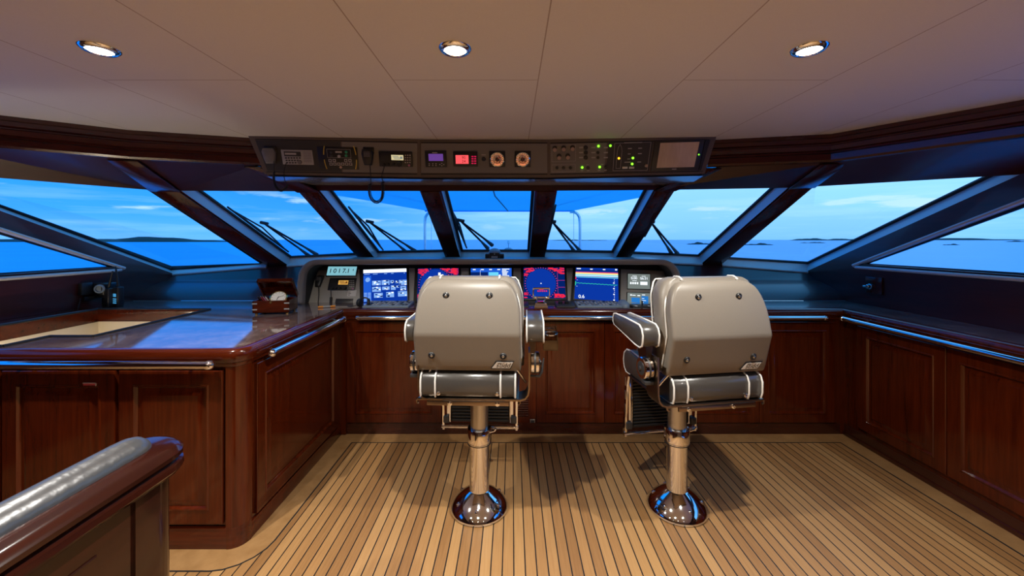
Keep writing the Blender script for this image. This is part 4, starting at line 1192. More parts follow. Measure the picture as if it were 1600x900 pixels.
# wooden chest with open lid and a clock
cp = D(431, 488); ca = R(10)
CHM = Matrix.Translation(cp) @ Matrix.Rotation(ca, 4, 'Z')
o = thing('chest', 'small dark wooden chest with open lid on the left worktop, holding a white clock', 'chest', cp, LG)
w2, dd = .115, .085
hts = .095
def cb(M):
    for lo, hi in (((-w2, -dd, .012), (w2, -dd + .012, hts)), ((-w2, dd - .012, .012), (w2, dd, hts)), ((-w2, -dd, .012), (-w2 + .012, dd, hts)), ((w2 - .012, -dd, .012), (w2, dd, hts)), ((-w2, -dd, .012), (w2, dd, .022))):
        M.box(lo, hi, .001, 1, CHM)
part(o, 'body', 'mahogany_x', cb, smooth=0)
for sx_ in (-1, 1):
    for sy in (-1, 1): part(o, 'foot', 'brass', lambda M: M.lathe([(.008, -.002), (.011, .007), (.008, .013)], CHM @ V((sx_ * (w2 - .018), sy * (dd - .018), 0)), (0, 0, 1), 12))
    for zz in (.032, .072): part(o, 'corner_strap', 'light_grey', lambda M: M.box((sx_ * w2 - (.030 if sx_ > 0 else .002), -dd - .002, zz), (sx_ * w2 + (.002 if sx_ > 0 else .030), -dd + .001, zz + .008), 0, 1, CHM))
for zz in (.032, .072): part(o, 'corner_strap', 'light_grey', lambda M: M.box((-w2 - .002, -dd - .002, zz), (-w2 + .001, -dd + .03, zz + .008), 0, 1, CHM))
part(o, 'latch', 'brass', lambda M: M.lathe([(.009, 0), (.008, .005)], CHM @ V((.0, -dd, hts - .012)), CHM.to_3x3() @ V((0, -1, 0)), 14))
LM = CHM @ Matrix.Translation((0, dd, hts)) @ Matrix.Rotation(R(-118), 4, 'X')
# lid opens up and back: built flat over the box (hinge at y=0), then turned about the hinge
def lid(M):
    for lo, hi in (((-w2, -2 * dd, .018), (w2, 0, .028)), ((-w2, -2 * dd, 0), (-w2 + .011, 0, .02)), ((w2 - .011, -2 * dd, 0), (w2, 0, .02)), ((-w2, -2 * dd, 0), (w2, -2 * dd + .011, .02))): M.box(lo, hi, .001, 1, CHM @ Matrix.Translation((0, dd, hts)) @ Matrix.Rotation(R(-48), 4, 'X'))
ld = part(o, 'lid', 'mahogany_x', lid, smooth=0)
o2 = thing('clock', 'round white-faced brass clock leaning in the open wooden chest', 'clock', CHM @ V((.02, 0, .05)), LG)
cc = CHM @ V((.025, -.02, hts + .012)); cn = (CHM.to_3x3() @ V((.1, -.75, .65))).normalized()
part(o2, 'case', 'brass', lambda M: M.lathe([(.050, -.02), (.055, -.012), (.056, .002), (.050, .006), (.047, .002)], cc, cn, 32))
fc = part(o2, 'face', 'dial_white', lambda M: M.lathe([(.047, .001), (.046, .0032)], cc, cn, 32))
CF = Frame(cc, cn.cross(V((0, 0, 1))) * -1, (0, 0, 1)); CF.n = cn
CF = Frame(cc, V((0, 0, 1)).cross(cn), cn.cross(V((0, 0, 1)).cross(cn)))
def hands(M):
    for an, L_, w_ in ((R(250), .024, .0022), (R(20), .034, .0016)):
        ca_, sa_ = math.cos(an), math.sin(an)
        M.face([CF.p(r * ca_ - s * sa_, r * sa_ + s * ca_, .0042) for r, s in ((-.006, -w_), (L_, -w_), (L_, w_), (-.006, w_))])
    for k in range(12):
        ca_, sa_ = math.cos(R(30 * k)), math.sin(R(30 * k))
        M.face([CF.p(r * ca_ - s * sa_, r * sa_ + s * ca_, .0042) for r, s in ((.036, -.0014), (.043, -.0014), (.043, .0014), (.036, .0014))])
part(fc, 'hands', 'black_plastic', hands, smooth=0)
for k, (xx, m_) in enumerate(((-.085, 'brass'), (-.066, 'red_label'), (-.052, 'pink_plastic'), (-.038, 'white_paint'))):
    o3 = thing('pencil', ['brass-coloured', 'red', 'pink', 'white'][k] + ' pencil standing up in the open wooden chest left of the clock', 'pencil', CHM @ V((xx, 0, .03)), 'pencils in the chest')
    part(o3, 'shaft', m_, lambda M: M.tube([CHM @ V((xx + .02, .02, .026)), CHM @ V((xx - .012, -.045, hts + .022))], .0042, 6))
    part(o3, 'tip', 'brass' if m_ != 'brass' else 'dark_console', lambda M: M.tube([CHM @ V((xx - .012, -.045, hts + .022)), CHM @ V((xx - .0137, -.0484, hts + .030))], [.0042, .001], 6))
# grommet and cable
q = D(363, 460)
o = thing('cable_grommet', 'flat dark oval fitting set into the far left worktop', 'fitting', q, LG)
part(o, 'rim', 'black_plastic', lambda M: M.lathe([(.05, -.002), (.05, .003), (.040, .006), (.036, .003), (.0, .002)], q, (0, 0, 1), 28))
q = D(452, 472)
o = thing('coiled_cable', 'black coiled cable with plugs between the wooden chest and the dash hood', 'cable', q, LG)
part(o, 'cable', 'black_rubber', lambda M: M.tube(smooth_path([q + V(k) for k in ((.05, -.02, .004), (-.02, -.04, .004), (-.05, .0, .03), (-.02, .03, .06), (.03, .0, .045), (.02, -.03, .008), (-.03, -.05, .004), (-.02, -.10, .004), (.05, -.13, .004))]), .0045, 8))
part(o, 'plug', 'black_plastic', lambda M: M.box(q + V((.005, -.03, -.002)), q + V((.055, .01, .045)), .006))
part(o, 'plug', 'black_plastic', lambda M: M.box(q + V((.0, .0, .045)), q + V((.045, .03, .075)), .006))

# handheld radios and the clip-on device by the left wall
def handheld(px0, px1, ytop, ybase, ant, label, scr, lean):
    q = D((px0 + px1) / 2, ybase); s_ = q.y / F; w = (px1 - px0) * s_ / 2; h = (ybase - ytop) * s_
    o = thing('handheld_radio', label, 'radio', q, 'handheld radios by the left wall')
    Mx = Matrix.Translation(q) @ Matrix.Rotation(R(-18), 4, 'Z')
    part(o, 'body', 'black_plastic', lambda M: M.box((-w, -.022, -.002), (w, .022, h), .008, 3, Mx))
    part(o, 'antenna', 'black_rubber', lambda M: M.tube([Mx @ V((w * .1, 0, h - .004)), Mx @ V((w * .1 + lean * .5, 0, h + ant * .5)), Mx @ V((w * .1 + lean, 0, h + ant))], [.009, .007, .005], 10))
    part(o, 'knob', 'black_rubber', lambda M: M.lathe([(.009, 0), (.008, .014)], Mx @ V((-w * .5, 0, h - .002)), (0, 0, 1), 12))
    if scr:
        part(o, 'screen', 'radio_screen', lambda M: M.box((-w * .5, -.0235, h * .50), (w * .5, -.021, h * .66), 0, 1, Mx))
        for r_ in range(3):
            for c_ in range(3): part(o, 'key', 'radio_screen', lambda M: M.box((-w * .62 + c_ * w * .46, -.0245, h * (.16 + .10 * r_)), (-w * .62 + c_ * w * .46 + w * .3, -.021, h * (.22 + .10 * r_)), .001, 1, Mx))
    return o
handheld(178, 191.5, 448, 478.5, .155, 'black handheld radio with lit blue keys standing by the left wall', True, -.035)
handheld(161, 177, 450, 479, .13, 'plain black handheld radio in shadow, standing left of the lit one', False, .05)
Yc = 2.95
q = P(150, 452, Yc); q.x = LX + .0
o = thing('wall_device', 'black clip-on device with round lens on a bracket on the left wall', 'device', q, 'fittings on the side walls')
def lw(px, py):                 # on the left wall
    Y = F * LX / (px - 800); return V((LX, Y, H - (py - 374) / F * Y))
a = lw(150, 452)
part(o, 'bracket', 'black_plastic', lambda M: (M.box(a + V((0, -.10, -.075)), a + V((.02, .10, -.045)), .004), M.box(a + V((.0, -.03, -.06)), a + V((.09, .06, -.045)), .004), M.box(a + V((0, -.13, -.03)), a + V((.03, -.05, .06)), .006)))
part(o, 'body', 'black_plastic', lambda M: M.box(a + V((.01, -.04, -.045)), a + V((.10, .07, .05)), .012, 3))
part(o, 'lens_ring', 'key_blue', lambda M: M.lathe([(.030, 0), (.034, .012), (.030, .02), (.022, .020), (.021, .008)], a + V((.07, -.035, .008)), (.35, -1, 0), 24))
part(o, 'cord', 'black_rubber', lambda M: M.tube(smooth_path([a + V((.012, -.12, -.05)), a + V((.014, -.14, -.12)), a + V((.02, -.17, -.18)), a + V((.03, -.2, -.2))]), .004, 7))
# plate with knob on the right wall
Yp = F * RX / (1366 - 800); zc = H - (446 - 374) / F * Yp
o = thing('switch_plate', 'square dark wooden plate with one silver knob on the right wall', 'switch', (RX, Yp, zc), 'fittings on the side walls')
part(o, 'plate', 'mahogany_y', lambda M: M.box((RX - .012, Yp - .075, zc - .062), (RX, Yp + .065, zc + .065), .002))
part(o, 'knob', 'brushed_steel', lambda M: M.lathe([(.020, 0), (.021, .008), (.016, .010), (.015, .026), (.010, .030)], (RX - .012, Yp + .02, zc - .01), (-1, 0, 0), 24))
part(o, 'lever', 'brushed_steel', lambda M: M.tube([(RX - .032, Yp + .02, zc - .01), (RX - .036, Yp + .055, zc - .012)], .008, 10))

# compass on top of the hood
q = P(773, 402.5, 3.34); q.z = 1.290
o = thing('compass', 'small domed compass on top of the dash hood in the centre', 'compass', q, 'navigation aids on the dash top')
part(o, 'housing', 'black_plastic', lambda M: (M.box(q + V((-.078, -.04, 0)), q + V((.078, .04, .040)), .006), M.box(q + V((-.042, -.052, 0)), q + V((.042, -.03, .05)), .005)))
part(o, 'dome', 'key_blue', lambda M: M.lathe([(.052, .03), (.051, .05), (.044, .068), (.030, .080), (.012, .086), (.001, .087)], q, (0, 0, 1), 28))
part(o, 'plate', 'light_grey', lambda M: M.box(q + V((-.026, -.054, .006)), q + V((.026, -.051, .022)), 0))
part(o, 'lamp', 'white_paint', lambda M: M.lathe([(.004, 0), (.003, .003)], q + V((0, -.052, .038)), (0, -1, 0), 8))
# ------------------------------------------------------------------ helm chairs
def piping(M, pts, r=.0045): M.tube(pts, r, 7)
def make_chair(label, cup, slide=0.0, side=0.0, back=0.0):
    o = thing('helm_chair', label, 'chair', (0, 0, 0), 'helm chairs at the dash')
    part(o, 'base', 'chrome', lambda M: M.lathe([(.146, 0), (.155, .002), (.158, .008), (.156, .014), (.150, .024), (.140, .037), (.124, .053), (.105, .068), (.085, .082), (.070, .091), (.060, .097), (.055, .100), (.052, .101)], (0, 0, 0), (0, 0, 1), 64), smooth=50)
    for k in range(6):
        a = R(-90 + 60 * k); c = V((math.cos(a) * .122, math.sin(a) * .122, .0535)); nn = V((math.cos(a) * .65, math.sin(a) * .65, .76))
        part(o, 'bolt', 'chrome', lambda M: M.lathe([(.015, -.006), (.014, .0015), (.009, .002), (.008, .005), (.005, .007), (.001, .0072)], c, nn, 16))
    part(o, 'column', 'chrome', lambda M: M.lathe([(.054, .095), (.053, .10), (.053, .368)], seg=40))
    cl = part(o, 'collar', 'chrome', lambda M: M.lathe([(.0535, .352), (.063, .354), (.063, .358), (.0655, .362), (.0655, .425), (.062, .432), (.05, .433)], seg=40), smooth=30)
    part(cl, 'groove', 'gasket', lambda M: M.lathe([(.056, .349), (.0645, .350), (.0645, .3535), (.056, .3545)], seg=36))
    part(cl, 'clamp_lever', 'chrome', lambda M: M.tube([(.058, -.02, .415), (.085, -.03, .428), (.092, -.032, .440)], .006, 8))
    part(o, 'inner_post', 'satin_steel', lambda M: M.lathe([(.0475, .42), (.0475, .668)], seg=36))
    # seat pan: bronze plate with rolled ends
    part(o, 'seat_pan', 'bronze_metal', lambda M: (M.box((-.245, -.235, .668), (.245, .20, .680), .004), M.box((-.20, -.238, .645), (.20, -.225, .670), .003), M.box((-.12, -.12, .652), (.12, .12, .669), .004),
         M.tube([(-.245, -.225, .676), (-.252, -.225, .668), (-.25, -.225, .655), (-.242, -.225, .652)], .0055, 8), M.tube([(.245, -.225, .676), (.252, -.225, .668), (.25, -.225, .655), (.242, -.225, .652)], .0055, 8)), smooth=30)
    for sx_ in (-1, 1): part(o, 'pan_bolt', 'chrome', lambda M: M.lathe([(.011, 0), (.011, .003), (.006, .005), (.006, .008)], (sx_ * .115, -.238, .656), (0, -1, 0), 14))
    # seat cushion: profile in Y-Z carried across X
    yz = [(-.235, .690), (-.243, .715), (-.243, .765), (-.232, .790), (-.205, .803), (-.10, .800), (.05, .800), (.19, .812), (.245, .806), (.278, .782), (.288, .74), (.278, .70), (.255, .678), (.20, .678), (-.20, .681)]
    def seat(M):
        rg = []
        cy, cz = .02, .745
        for x, k in ((-.238, .86), (-.234, .95), (-.226, 1.0), (.226, 1.0), (.234, .95), (.238, .86)): rg.append([V((x, cy + (y - cy) * (k * .5 + .5), cz + (z - cz) * k)) for y, z in yz])
        M.loft(rg)
    st = part(o, 'seat', 'dark_vinyl', seat, smooth=50)
    def pipe(M):
        for x in (-.229, -.158, .158, .229): M.tube([(x, y + (y - .02) * .006, z + (z - .745) * .03) for y, z in yz], .0045, 7, closed=True)
    part(st, 'piping', 'white_piping', pipe, label='white piping')
    for sx_ in (-1, 1): part(st, 'stud', 'brushed_steel', lambda M: M.lathe([(.010, -.004), (.010, .002), (.006, .004), (.004, .0025)], (sx_ * .142, -.243, .706), (0, -1, 0), 14))
    # backrest: rear shell with a crease at lumbar height, front cushion, seams
    def halfw(z):
        t_ = (z - .812) / (1.250 - .812)
        w = .262 - .006 * t_
        if z > 1.09:
            q = (z - 1.09) / .160
            w = .184 + .072 * math.sqrt(max(0, 1 - q ** 3.0))
        return w
    def halfs(z):               # the rear shell is cut away at the shoulders
        if z <= 1.02: return halfw(z) - .004
        q = min(1, (z - 1.02) / .230)
        return min(halfw(z) - .004, .152 + .102 * math.sqrt(max(0, 1 - q ** 2.9)))
    def yb(z):
        if z < .997: return -.232 - .052 * (z - .812) / .185
        return -.284 + .062 * ((z - .997) / .253) ** 1.15
    zs = [.812, .818, .84, .88, .92, .96, .985, .997, 1.01, 1.03, 1.06, 1.09, 1.12, 1.15, 1.18, 1.205, 1.222, 1.237, 1.246, 1.250]
    def section(hw_, y0, y1, z, r):      # rounded rectangle in X-Y
        pts = []
        for cx_, cy_, a0 in ((hw_ - r, y0 + r, -90), (hw_ - r, y1 - r, 0), (-hw_ + r, y1 - r, 90), (-hw_ + r, y0 + r, 180)):
            pts += [V((x, y, z)) for x, y in arc((cx_, cy_), r, a0, a0 + 90, 4)]
        return pts
    def shell(M):
        rg = []
        for z in zs:
            e_ = max(0, (z - 1.212) / .038); e2 = max(0, (.83 - z) / .018)
            rg.append(section(halfs(z), yb(z) + .018 * e_ ** 2 + .008 * e2 ** 2, yb(z) + .055, z, .016))
        M.loft(rg)
    sh = part(o, 'back_shell', 'taupe_vinyl', shell, smooth=28, label='smooth taupe rear shell')
    def cush(M):
        rg = []
        zc_ = [.822] + zs[2:16] + [1.226, 1.244, 1.255, 1.260, 1.262]
        for z in zc_:
            zz = min(z, 1.250); hw_ = halfw(min(zz, 1.226)) + .010
            if z > 1.226: hw_ = halfw(1.226) + .010 - .05 * ((z - 1.226) / .036) ** 2
            e_ = max(0, (z - 1.226) / .036)
            rg.append(section(hw_, yb(zz) + .048 + .004 * e_, yb(zz) + .165 - .045 * e_ ** 2, z, .038 - .018 * e_))
        M.loft(rg)
    cu = part(o, 'back_cushion', 'taupe_vinyl', cush, smooth=60)
    def seam(off, dy, zt, z0):
        L_ = []
        zz = [z for z in zs if z >= z0 and z <= zt]
        hf = halfs if dy < .1 else halfw
        for z in zz: L_.append(V((hf(z) + off, yb(z) + dy, z)))
        Rr = [V((-p.x, p.y, p.z)) for p in reversed(L_)]
        return L_ + Rr
    def pb(M):
        M.tube(seam(.0, .055, 1.25, .83), .0042, 7)
        M.tube([V((p.x * 1.0 + (.010 if p.x > 0 else -.010), p.y, p.z + (.012 if p.z > 1.215 else 0))) for p in seam(-.002, .155, 1.24, .83)], .0042, 7)
        for sx_ in (-1, 1): M.tube([(sx_ * .148, yb(1.25) + .04, 1.252), (sx_ * .148, yb(1.25) + .07, 1.266), (sx_ * .148, yb(1.25) + .11, 1.264), (sx_ * .148, yb(1.25) + .15, 1.235), (sx_ * .148, yb(1.17) + .166, 1.17), (sx_ * .148, yb(.997) + .166, .997), (sx_ * .148, yb(.86) + .166, .86)], .0052, 8)
    part(cu, 'piping', 'white_piping', pb, label='white piping')
    for x, z in ((-.105, 1.178), (.105, 1.178), (-.172, .893), (.172, .893)):
        y = yb(z)
        part(sh, 'button', 'black_plastic', lambda M: M.lathe([(.016, -.004), (.0165, .0015), (.012, .006), (.0085, .003)], (x, y, z), (0, -1, -.15), 18))
        part(sh, 'button_cap', 'satin_steel', lambda M: M.lathe([(.008, 0), (.0075, .006), (.004, .009), (.001, .0095)], (x, y - .001, z), (0, -1, -.15), 14))
    # badge
    zb_ = .847; BF = Frame((.170, yb(zb_) - .0005, zb_), (1, 0, 0), V((0, yb(.88) - yb(.82), .06)))
    def para(s, g): return [BF.p(-.046 * s - g + -.008, -.0165 * s - g, 0), BF.p(.034 * s + g * .6, -.0165 * s - g, 0), BF.p(.046 * s + g + .004, .0165 * s + g, 0), BF.p(-.030 * s - g * .6, .0165 * s + g, 0)]
    bd = part(sh, 'badge', 'black_plastic', lambda M: M.prism(para(1, .0055), BF.n * .003, .001), label='parallelogram maker badge')
    part(bd, 'badge_plate', 'white_paint', lambda M: M.prism([p + BF.n * .0028 for p in para(.98, 0)], BF.n * .0012), smooth=0)
    def bt(M):
        write(M, 'stidd', BF, .000, -.0012, .0250, .0044, shear=.30, bold=.0002)
        M.face([BF.p(-.026, .0085, .0044), BF.p(-.006, .0085, .0044), BF.p(-.005, .0125, .0044), BF.p(-.024, .0125, .0044)])
    part(bd, 'badge_lettering', 'black_plastic', bt, smooth=0)
    # arms
    for s_ in (-1, 1):
        X = s_ * .297
        if s_ > 0 and not cup: continue
        ayz = [(-.222, .975), (-.225, 1.005), (-.214, 1.032), (-.190, 1.047), (-.05, 1.052), (.07, 1.052), (.098, 1.046), (.108, 1.028), (.105, 1.005), (.09, .992), (-.06, .965), (-.15, .948), (-.195, .945), (-.215, .955)]
        cy, cz = -.05, 1.0
        def pad(M):
            rg = []
            for dx, k in ((-.046, .86), (-.043, .95), (-.037, 1), (.037, 1), (.043, .95), (.046, .86)): rg.append([V((X + dx, cy + (y - cy) * (.6 + .4 * k), cz + (z - cz) * k)) for y, z in ayz])
            M.loft(rg)
        ap = part(o, 'armrest', 'dark_vinyl', pad, smooth=50)
        part(ap, 'piping', 'white_piping', lambda M: [M.tube([(X + dx, cy + (y - cy) * 1.01, cz + (z - cz) * 1.03) for y, z in ayz], .0042, 7, closed=True) for dx in (-.041, .041)], label='white piping')
        part(o, 'arm_support', 'bronze_metal', lambda M: M.loft([[V((X - s_ * .012 + a * w, y + b * d_, z)) for a, b in ((-1, -1), (1, -1), (1, 1), (-1, 1))] for y, z, w, d_ in ((-.13, .955, .020, .05), (-.14, .90, .012, .045), (-.15, .85, .010, .04), (-.15, .80, .010, .04))]), smooth=30)
        hg = part(o, 'hinge', 'chrome', lambda M: M.lathe([(.044, -.020), (.052, -.018), (.052, .018), (.048, .022), (.030, .022)], (X, -.17, .838), (s_, 0, 0), 36), smooth=30)
        part(hg, 'hinge_band', 'dark_console', lambda M: M.lathe([(.0525, -.005), (.0535, -.004), (.0535, .004), (.0525, .005)], (X, -.17, .838), (s_, 0, 0), 36))
        part(hg, 'hinge_cap', 'dark_console', lambda M: M.lathe([(.034, .02), (.032, .024), (.012, .026), (.010, .032), (.001, .033)], (X, -.17, .838), (s_, 0, 0), 28))
        part(o, 'side_bracket', 'bronze_metal', lambda M: M.loft([[V((s_ * x - nz_ * s_ * .004, -.19 + b * .05, z + nz_ * abs(0))) if False else V((s_ * (x + a * .004 * ca_), -.185 + b * .055, z - a * .004 * sa_)) for a, b in ((-1, -1), (1, -1), (1, 1), (-1, 1))] for x, z, ca_, sa_ in
             ((.15, .6745, 0, 1), (.225, .6745, 0, 1), (.249, .682, .5, .86), (.262, .70, .86, .5), (.268, .73, 1, 0), (.269, .80, 1, 0), (.269, .905, 1, 0))]), smooth=40)
        if s_ > 0: part(o, 'side_lever', 'dark_console', lambda M: M.tube([(.268, -.19, .778), (.318, -.195, .778), (.330, -.19, .800), (.340, -.18, .862)], [.006, .007, .008, .003], 10))
        else: part(o, 'latch_block', 'dark_console', lambda M: M.box((-.318, -.21, .768), (-.268, -.17, .786), .003))
        part(o, 'recline_rod', 'brushed_steel', lambda M: M.tube([(s_ * .205, -.225, .825), (s_ * .252, -.19, .745)], .006, 8))
    if cup:
        cx_, cy_, cz_ = .378, -.12, .925
        ch = part(o, 'cup_holder', 'smoky_acrylic', lambda M: (M.box((cx_ - .038, cy_ - .045, cz_ - .03), (cx_ + .034, cy_ + .045, cz_ - .024)), M.box((cx_ - .038, cy_ - .045, cz_ - .03), (cx_ + .034, cy_ - .040, cz_ + .02)), M.box((cx_ - .038, cy_ + .04, cz_ - .03), (cx_ + .034, cy_ + .045, cz_ + .075)), M.box((cx_ + .029, cy_ - .045, cz_ - .03), (cx_ + .034, cy_ + .045, cz_ + .055))), smooth=0, label='clear smoky cup holder')
        part(ch, 'holder_ring', 'chrome', lambda M: M.tube([V((cx_ + .033 * math.cos(a), cy_ + .04 * math.sin(a), cz_ + .045)) for a in [2 * math.pi * k / 20 for k in range(20)]], .004, 8, closed=True))
        part(ch, 'holder_arm', 'bronze_metal', lambda M: M.box((.315, cy_ - .02, cz_ + .02), (cx_ - .03, cy_ + .02, cz_ + .032), .002))
    # footrest
    fr = part(o, 'footrest_frame', 'chrome', lambda M: [M.loft([[V((s_ * .224 + a * .006, y + b * .014, z)) for a, b in ((-1, -1), (1, -1), (1, 1), (-1, 1))] for y, z in ((.20, .672), (.245, .655), (.262, .60), (.282, .40), (.287, .285))]) for s_ in (-1, 1)] + [M.tube([(-.234, .278, .302), (.234, .278, .302)], .011, 14)], smooth=40)
    for s_ in (-1, 1):
        part(fr, 'inner_strut', 'chrome', lambda M: M.box((s_ * .192 - .012, .275, .33), (s_ * .192 + .012, .287, .655), .003))
        part(fr, 'slider', 'dark_console', lambda M: M.box((s_ * .206 - .018, .26, .33), (s_ * .206 + .018, .292, .37), .004))
        for z in (.43, .51, .59): part(fr, 'slot', 'satin_steel', lambda M: M.box((s_ * .2305 - .0008, .262, z), (s_ * .2305 + .0008, .276, z + .05)))
    fp = part(o, 'foot_panel', 'black_rubber', lambda M: M.box((-.180, .29, .325), (.180, .302, .66), .004))
    part(fp, 'ribs', 'black_rubber', lambda M: [M.box((-.172, .281, .335 + .019 * k), (.172, .291, .346 + .019 * k), .003) for k in range(17)])
    part(fr, 'panel_edge', 'brushed_steel', lambda M: [M.box((s_ * .184 - .004, .284, .325), (s_ * .184 + .004, .304, .66), .001) for s_ in (-1, 1)])
    for c_ in o.children:
        nm = c_.name.split('.')[0]
        if nm in ('base', 'bolt', 'column', 'collar', 'inner_post'): continue
        c_.location = (side + (back if nm in ('back_shell', 'back_cushion', 'seat', 'seat_pan', 'footrest_frame', 'foot_panel') else 0), -slide, 0)
    return o
ch1 = make_chair('taupe helm chair on chrome pedestal, left of two, with clear cup holder on its arm', True, 0, 0, -.028)
ch1.location = (-.177, 2.157, .0012); ch1.rotation_euler = (0, 0, R(-2))
ch2 = make_chair('taupe helm chair on chrome pedestal, right of two, turned slightly towards the left', False, .05, 0, .035)
ch2.location = (.893, 2.157, .0012); ch2.rotation_euler = (0, 0, R(9))

# ------------------------------------------------------------------ outside
SEA = -3.0
M = MB()
n = 64
M.face([V((4500 * math.cos(2 * math.pi * k / n), 4500 * math.sin(2 * math.pi * k / n), SEA)) for k in range(n)])
M.build('sea', 'sea_water', smooth=0, structure=True)
def sea_at(px, py):
    Y = F * (H - SEA) / (py - 374); return V(((px - 800) / F * Y, Y, SEA))
def island(px0, px1, yb_, ytop, seed, label, depth=.25):
    a, b = sea_at(px0, yb_), sea_at(px1, yb_); L_ = b.x - a.x; hh = (yb_ - ytop) / F * a.y
    rn = random.Random(seed); N = 28; rows = 7
    o = tag_island = None
    M = MB(); ph = [rn.random() * 6.28 for _ in range(6)]
    rings = []
    for j in range(rows + 1):
        v_ = j / rows; row = []
        for i in range(N + 1):
            u_ = i / N; env = (max(0, math.sin(math.pi * u_)) ** .55) * math.sin(math.pi * min(1, v_ * 1.0)) ** .8
            nz_ = .62 + .2 * math.sin(u_ * 9 + ph[0]) + .12 * math.sin(u_ * 21 + ph[1]) + .08 * math.sin(u_ * 47 + ph[2] + v_ * 5)
            row.append(V((a.x + L_ * u_, a.y + L_ * depth * v_ * (.6 + .4 * math.sin(math.pi * u_)), SEA - .3 + (hh + .3) * env * nz_)))
        rings.append(row)
    M.loft(rings, closed=False, cap=False)
    o = M.build('island', 'island_rock', smooth=60); return tag(o, label, 'island', 'low islands on the horizon')
island(-140, 352, 378.2, 367.5, 1, 'long low green island on the sea seen through the far left window', .12)
island(1240, 1352, 375.6, 371, 2, 'low distant island on the horizon, upper one in the big right window', .2)
island(1252, 1296, 379.8, 377.6, 3, 'small dark rock islet near the middle of the big right window', .3)
island(1160, 1214, 383, 379, 4, 'flat reef low in the left corner of the big right window', .3)
island(1072, 1122, 382, 377.8, 5, 'flat reef in the right corner of the window before the big right one', .3)
island(858, 952, 375.9, 374, 6, 'thin line of land on the horizon right of the centre window', .2)
island(1300, 1650, 375.4, 371.4, 7, 'long low land on the horizon in the far right side window', .1)
island(1476, 1504, 383.0, 380.2, 8, 'small rock islet in the far right side window', .3)
island(1574, 1612, 378.0, 375.6, 9, 'dark rock at the right edge of the far right side window', .3)

# foredeck (carries the awning poles and the bow lamp)
M = MB(); M.prism([(-3.4, 3.95, .2), (3.0, 3.95, .2), (2.9, 8, .2), (1.6, 13.5, .2), (-.2, 16.5, .2), (-2.0, 13.5, .2), (-3.3, 8, .2)], (0, 0, .28)); M.build('foredeck', 'deck_white', smooth=0, structure=True)
DKZ = .48
AY = 12.0
o = thing('awning', 'blue sun awning stretched over the foredeck outside the centre windows', 'awning', (-.3, 9, 2.3), 'fittings on the foredeck')
def aw(x, y, h): return V((x, y, h))
far_l, far_r = P(664, 329, AY), P(897, 329, AY)
near_l, near_r = P(505, 301.5, 7.6), P(1035, 302, 7.6)
nl2, nr2 = near_l + (near_l - far_l) * .55, near_r + (near_r - far_r) * .55
def cloth(M):
    rg = []
    for t_ in [k / 12 for k in range(13)]:
        a, b = far_l.lerp(nl2, t_), far_r.lerp(nr2, t_); row = []
        for i in range(17):
            s_ = i / 16; p = a.lerp(b, s_); p.z += .30 * t_ * (1 - (2 * s_ - 1) ** 2) * .5; row.append(p)
        rg.append(row)
    M.loft(rg, closed=False, cap=False)
part(o, 'canopy', 'awning_cloth', cloth, smooth=60)
part(o, 'hem', 'awning_cloth', lambda M: M.tube([far_l, far_r], .035, 8))
def seams(M):
    m_ = (far_l + far_r) / 2; m2 = (nl2 + nr2) / 2 + V((0, 0, .15))
    M.tube([m_ + V((.25, 0, -.01)), m_.lerp(m2, .5) + V((0, 0, -.02)), m2], .014, 6)
    M.tube([far_l + V((.9, -.6, .0)), near_l + V((.9, 0, .15))], .014, 6); M.tube([far_r + V((-.9, -.6, .0)), near_r + V((-.9, 0, .15))], .014, 6)
part(o, 'seam', 'wiper_black', seams)
for px_, s_, lab in ((664, 1, ''), (906, -1, '')):
    b = P(px_, 374, AY - .1)
    zt_ = P(px_, 331, AY - .1).z
    pth = smooth_path([(b.x, b.y, DKZ), (b.x, b.y, 1.2), (b.x, b.y, zt_ - .3), (b.x + s_ * .05, b.y, zt_ - .1), (b.x + s_ * .16, b.y, zt_ - .01), (b.x + s_ * .30, b.y, zt_)])
    part(o, 'pole', 'outside_steel', lambda M: M.tube(pth, .042, 12))
    part(o, 'guy_line', 'outside_steel', lambda M: M.tube([(b.x + s_ * .16, b.y + .15, DKZ), (b.x + s_ * .16, b.y + .15, zt_ - .02)], .010, 6))
b = P(794.5, 398, 14.5)
o = thing('bow_lamp', 'small staff with white lamp above a dark round cover outside the centre window', 'lamp', (b.x, b.y, DKZ), 'fittings on the foredeck')
part(o, 'staff', 'outside_steel', lambda M: M.tube([(b.x, b.y, DKZ), (b.x, b.y, P(794, 380, 14.5).z)], .018, 10))
part(o, 'lamp', 'white_paint', lambda M: M.lathe([(.03, 0), (.045, .02), (.045, .10), (.02, .13)], (b.x, b.y, P(794, 381, 14.5).z), (0, 0, 1), 14))
part(o, 'round_cover', 'key_blue', lambda M: M.lathe([(.19, DKZ), (.19, P(794, 393, 14.5).z), (.16, P(794, 389.5, 14.5).z), (.09, P(794, 387.3, 14.5).z), (.001, P(794, 387, 14.5).z)], (b.x, b.y, 0), (0, 0, 1), 24))

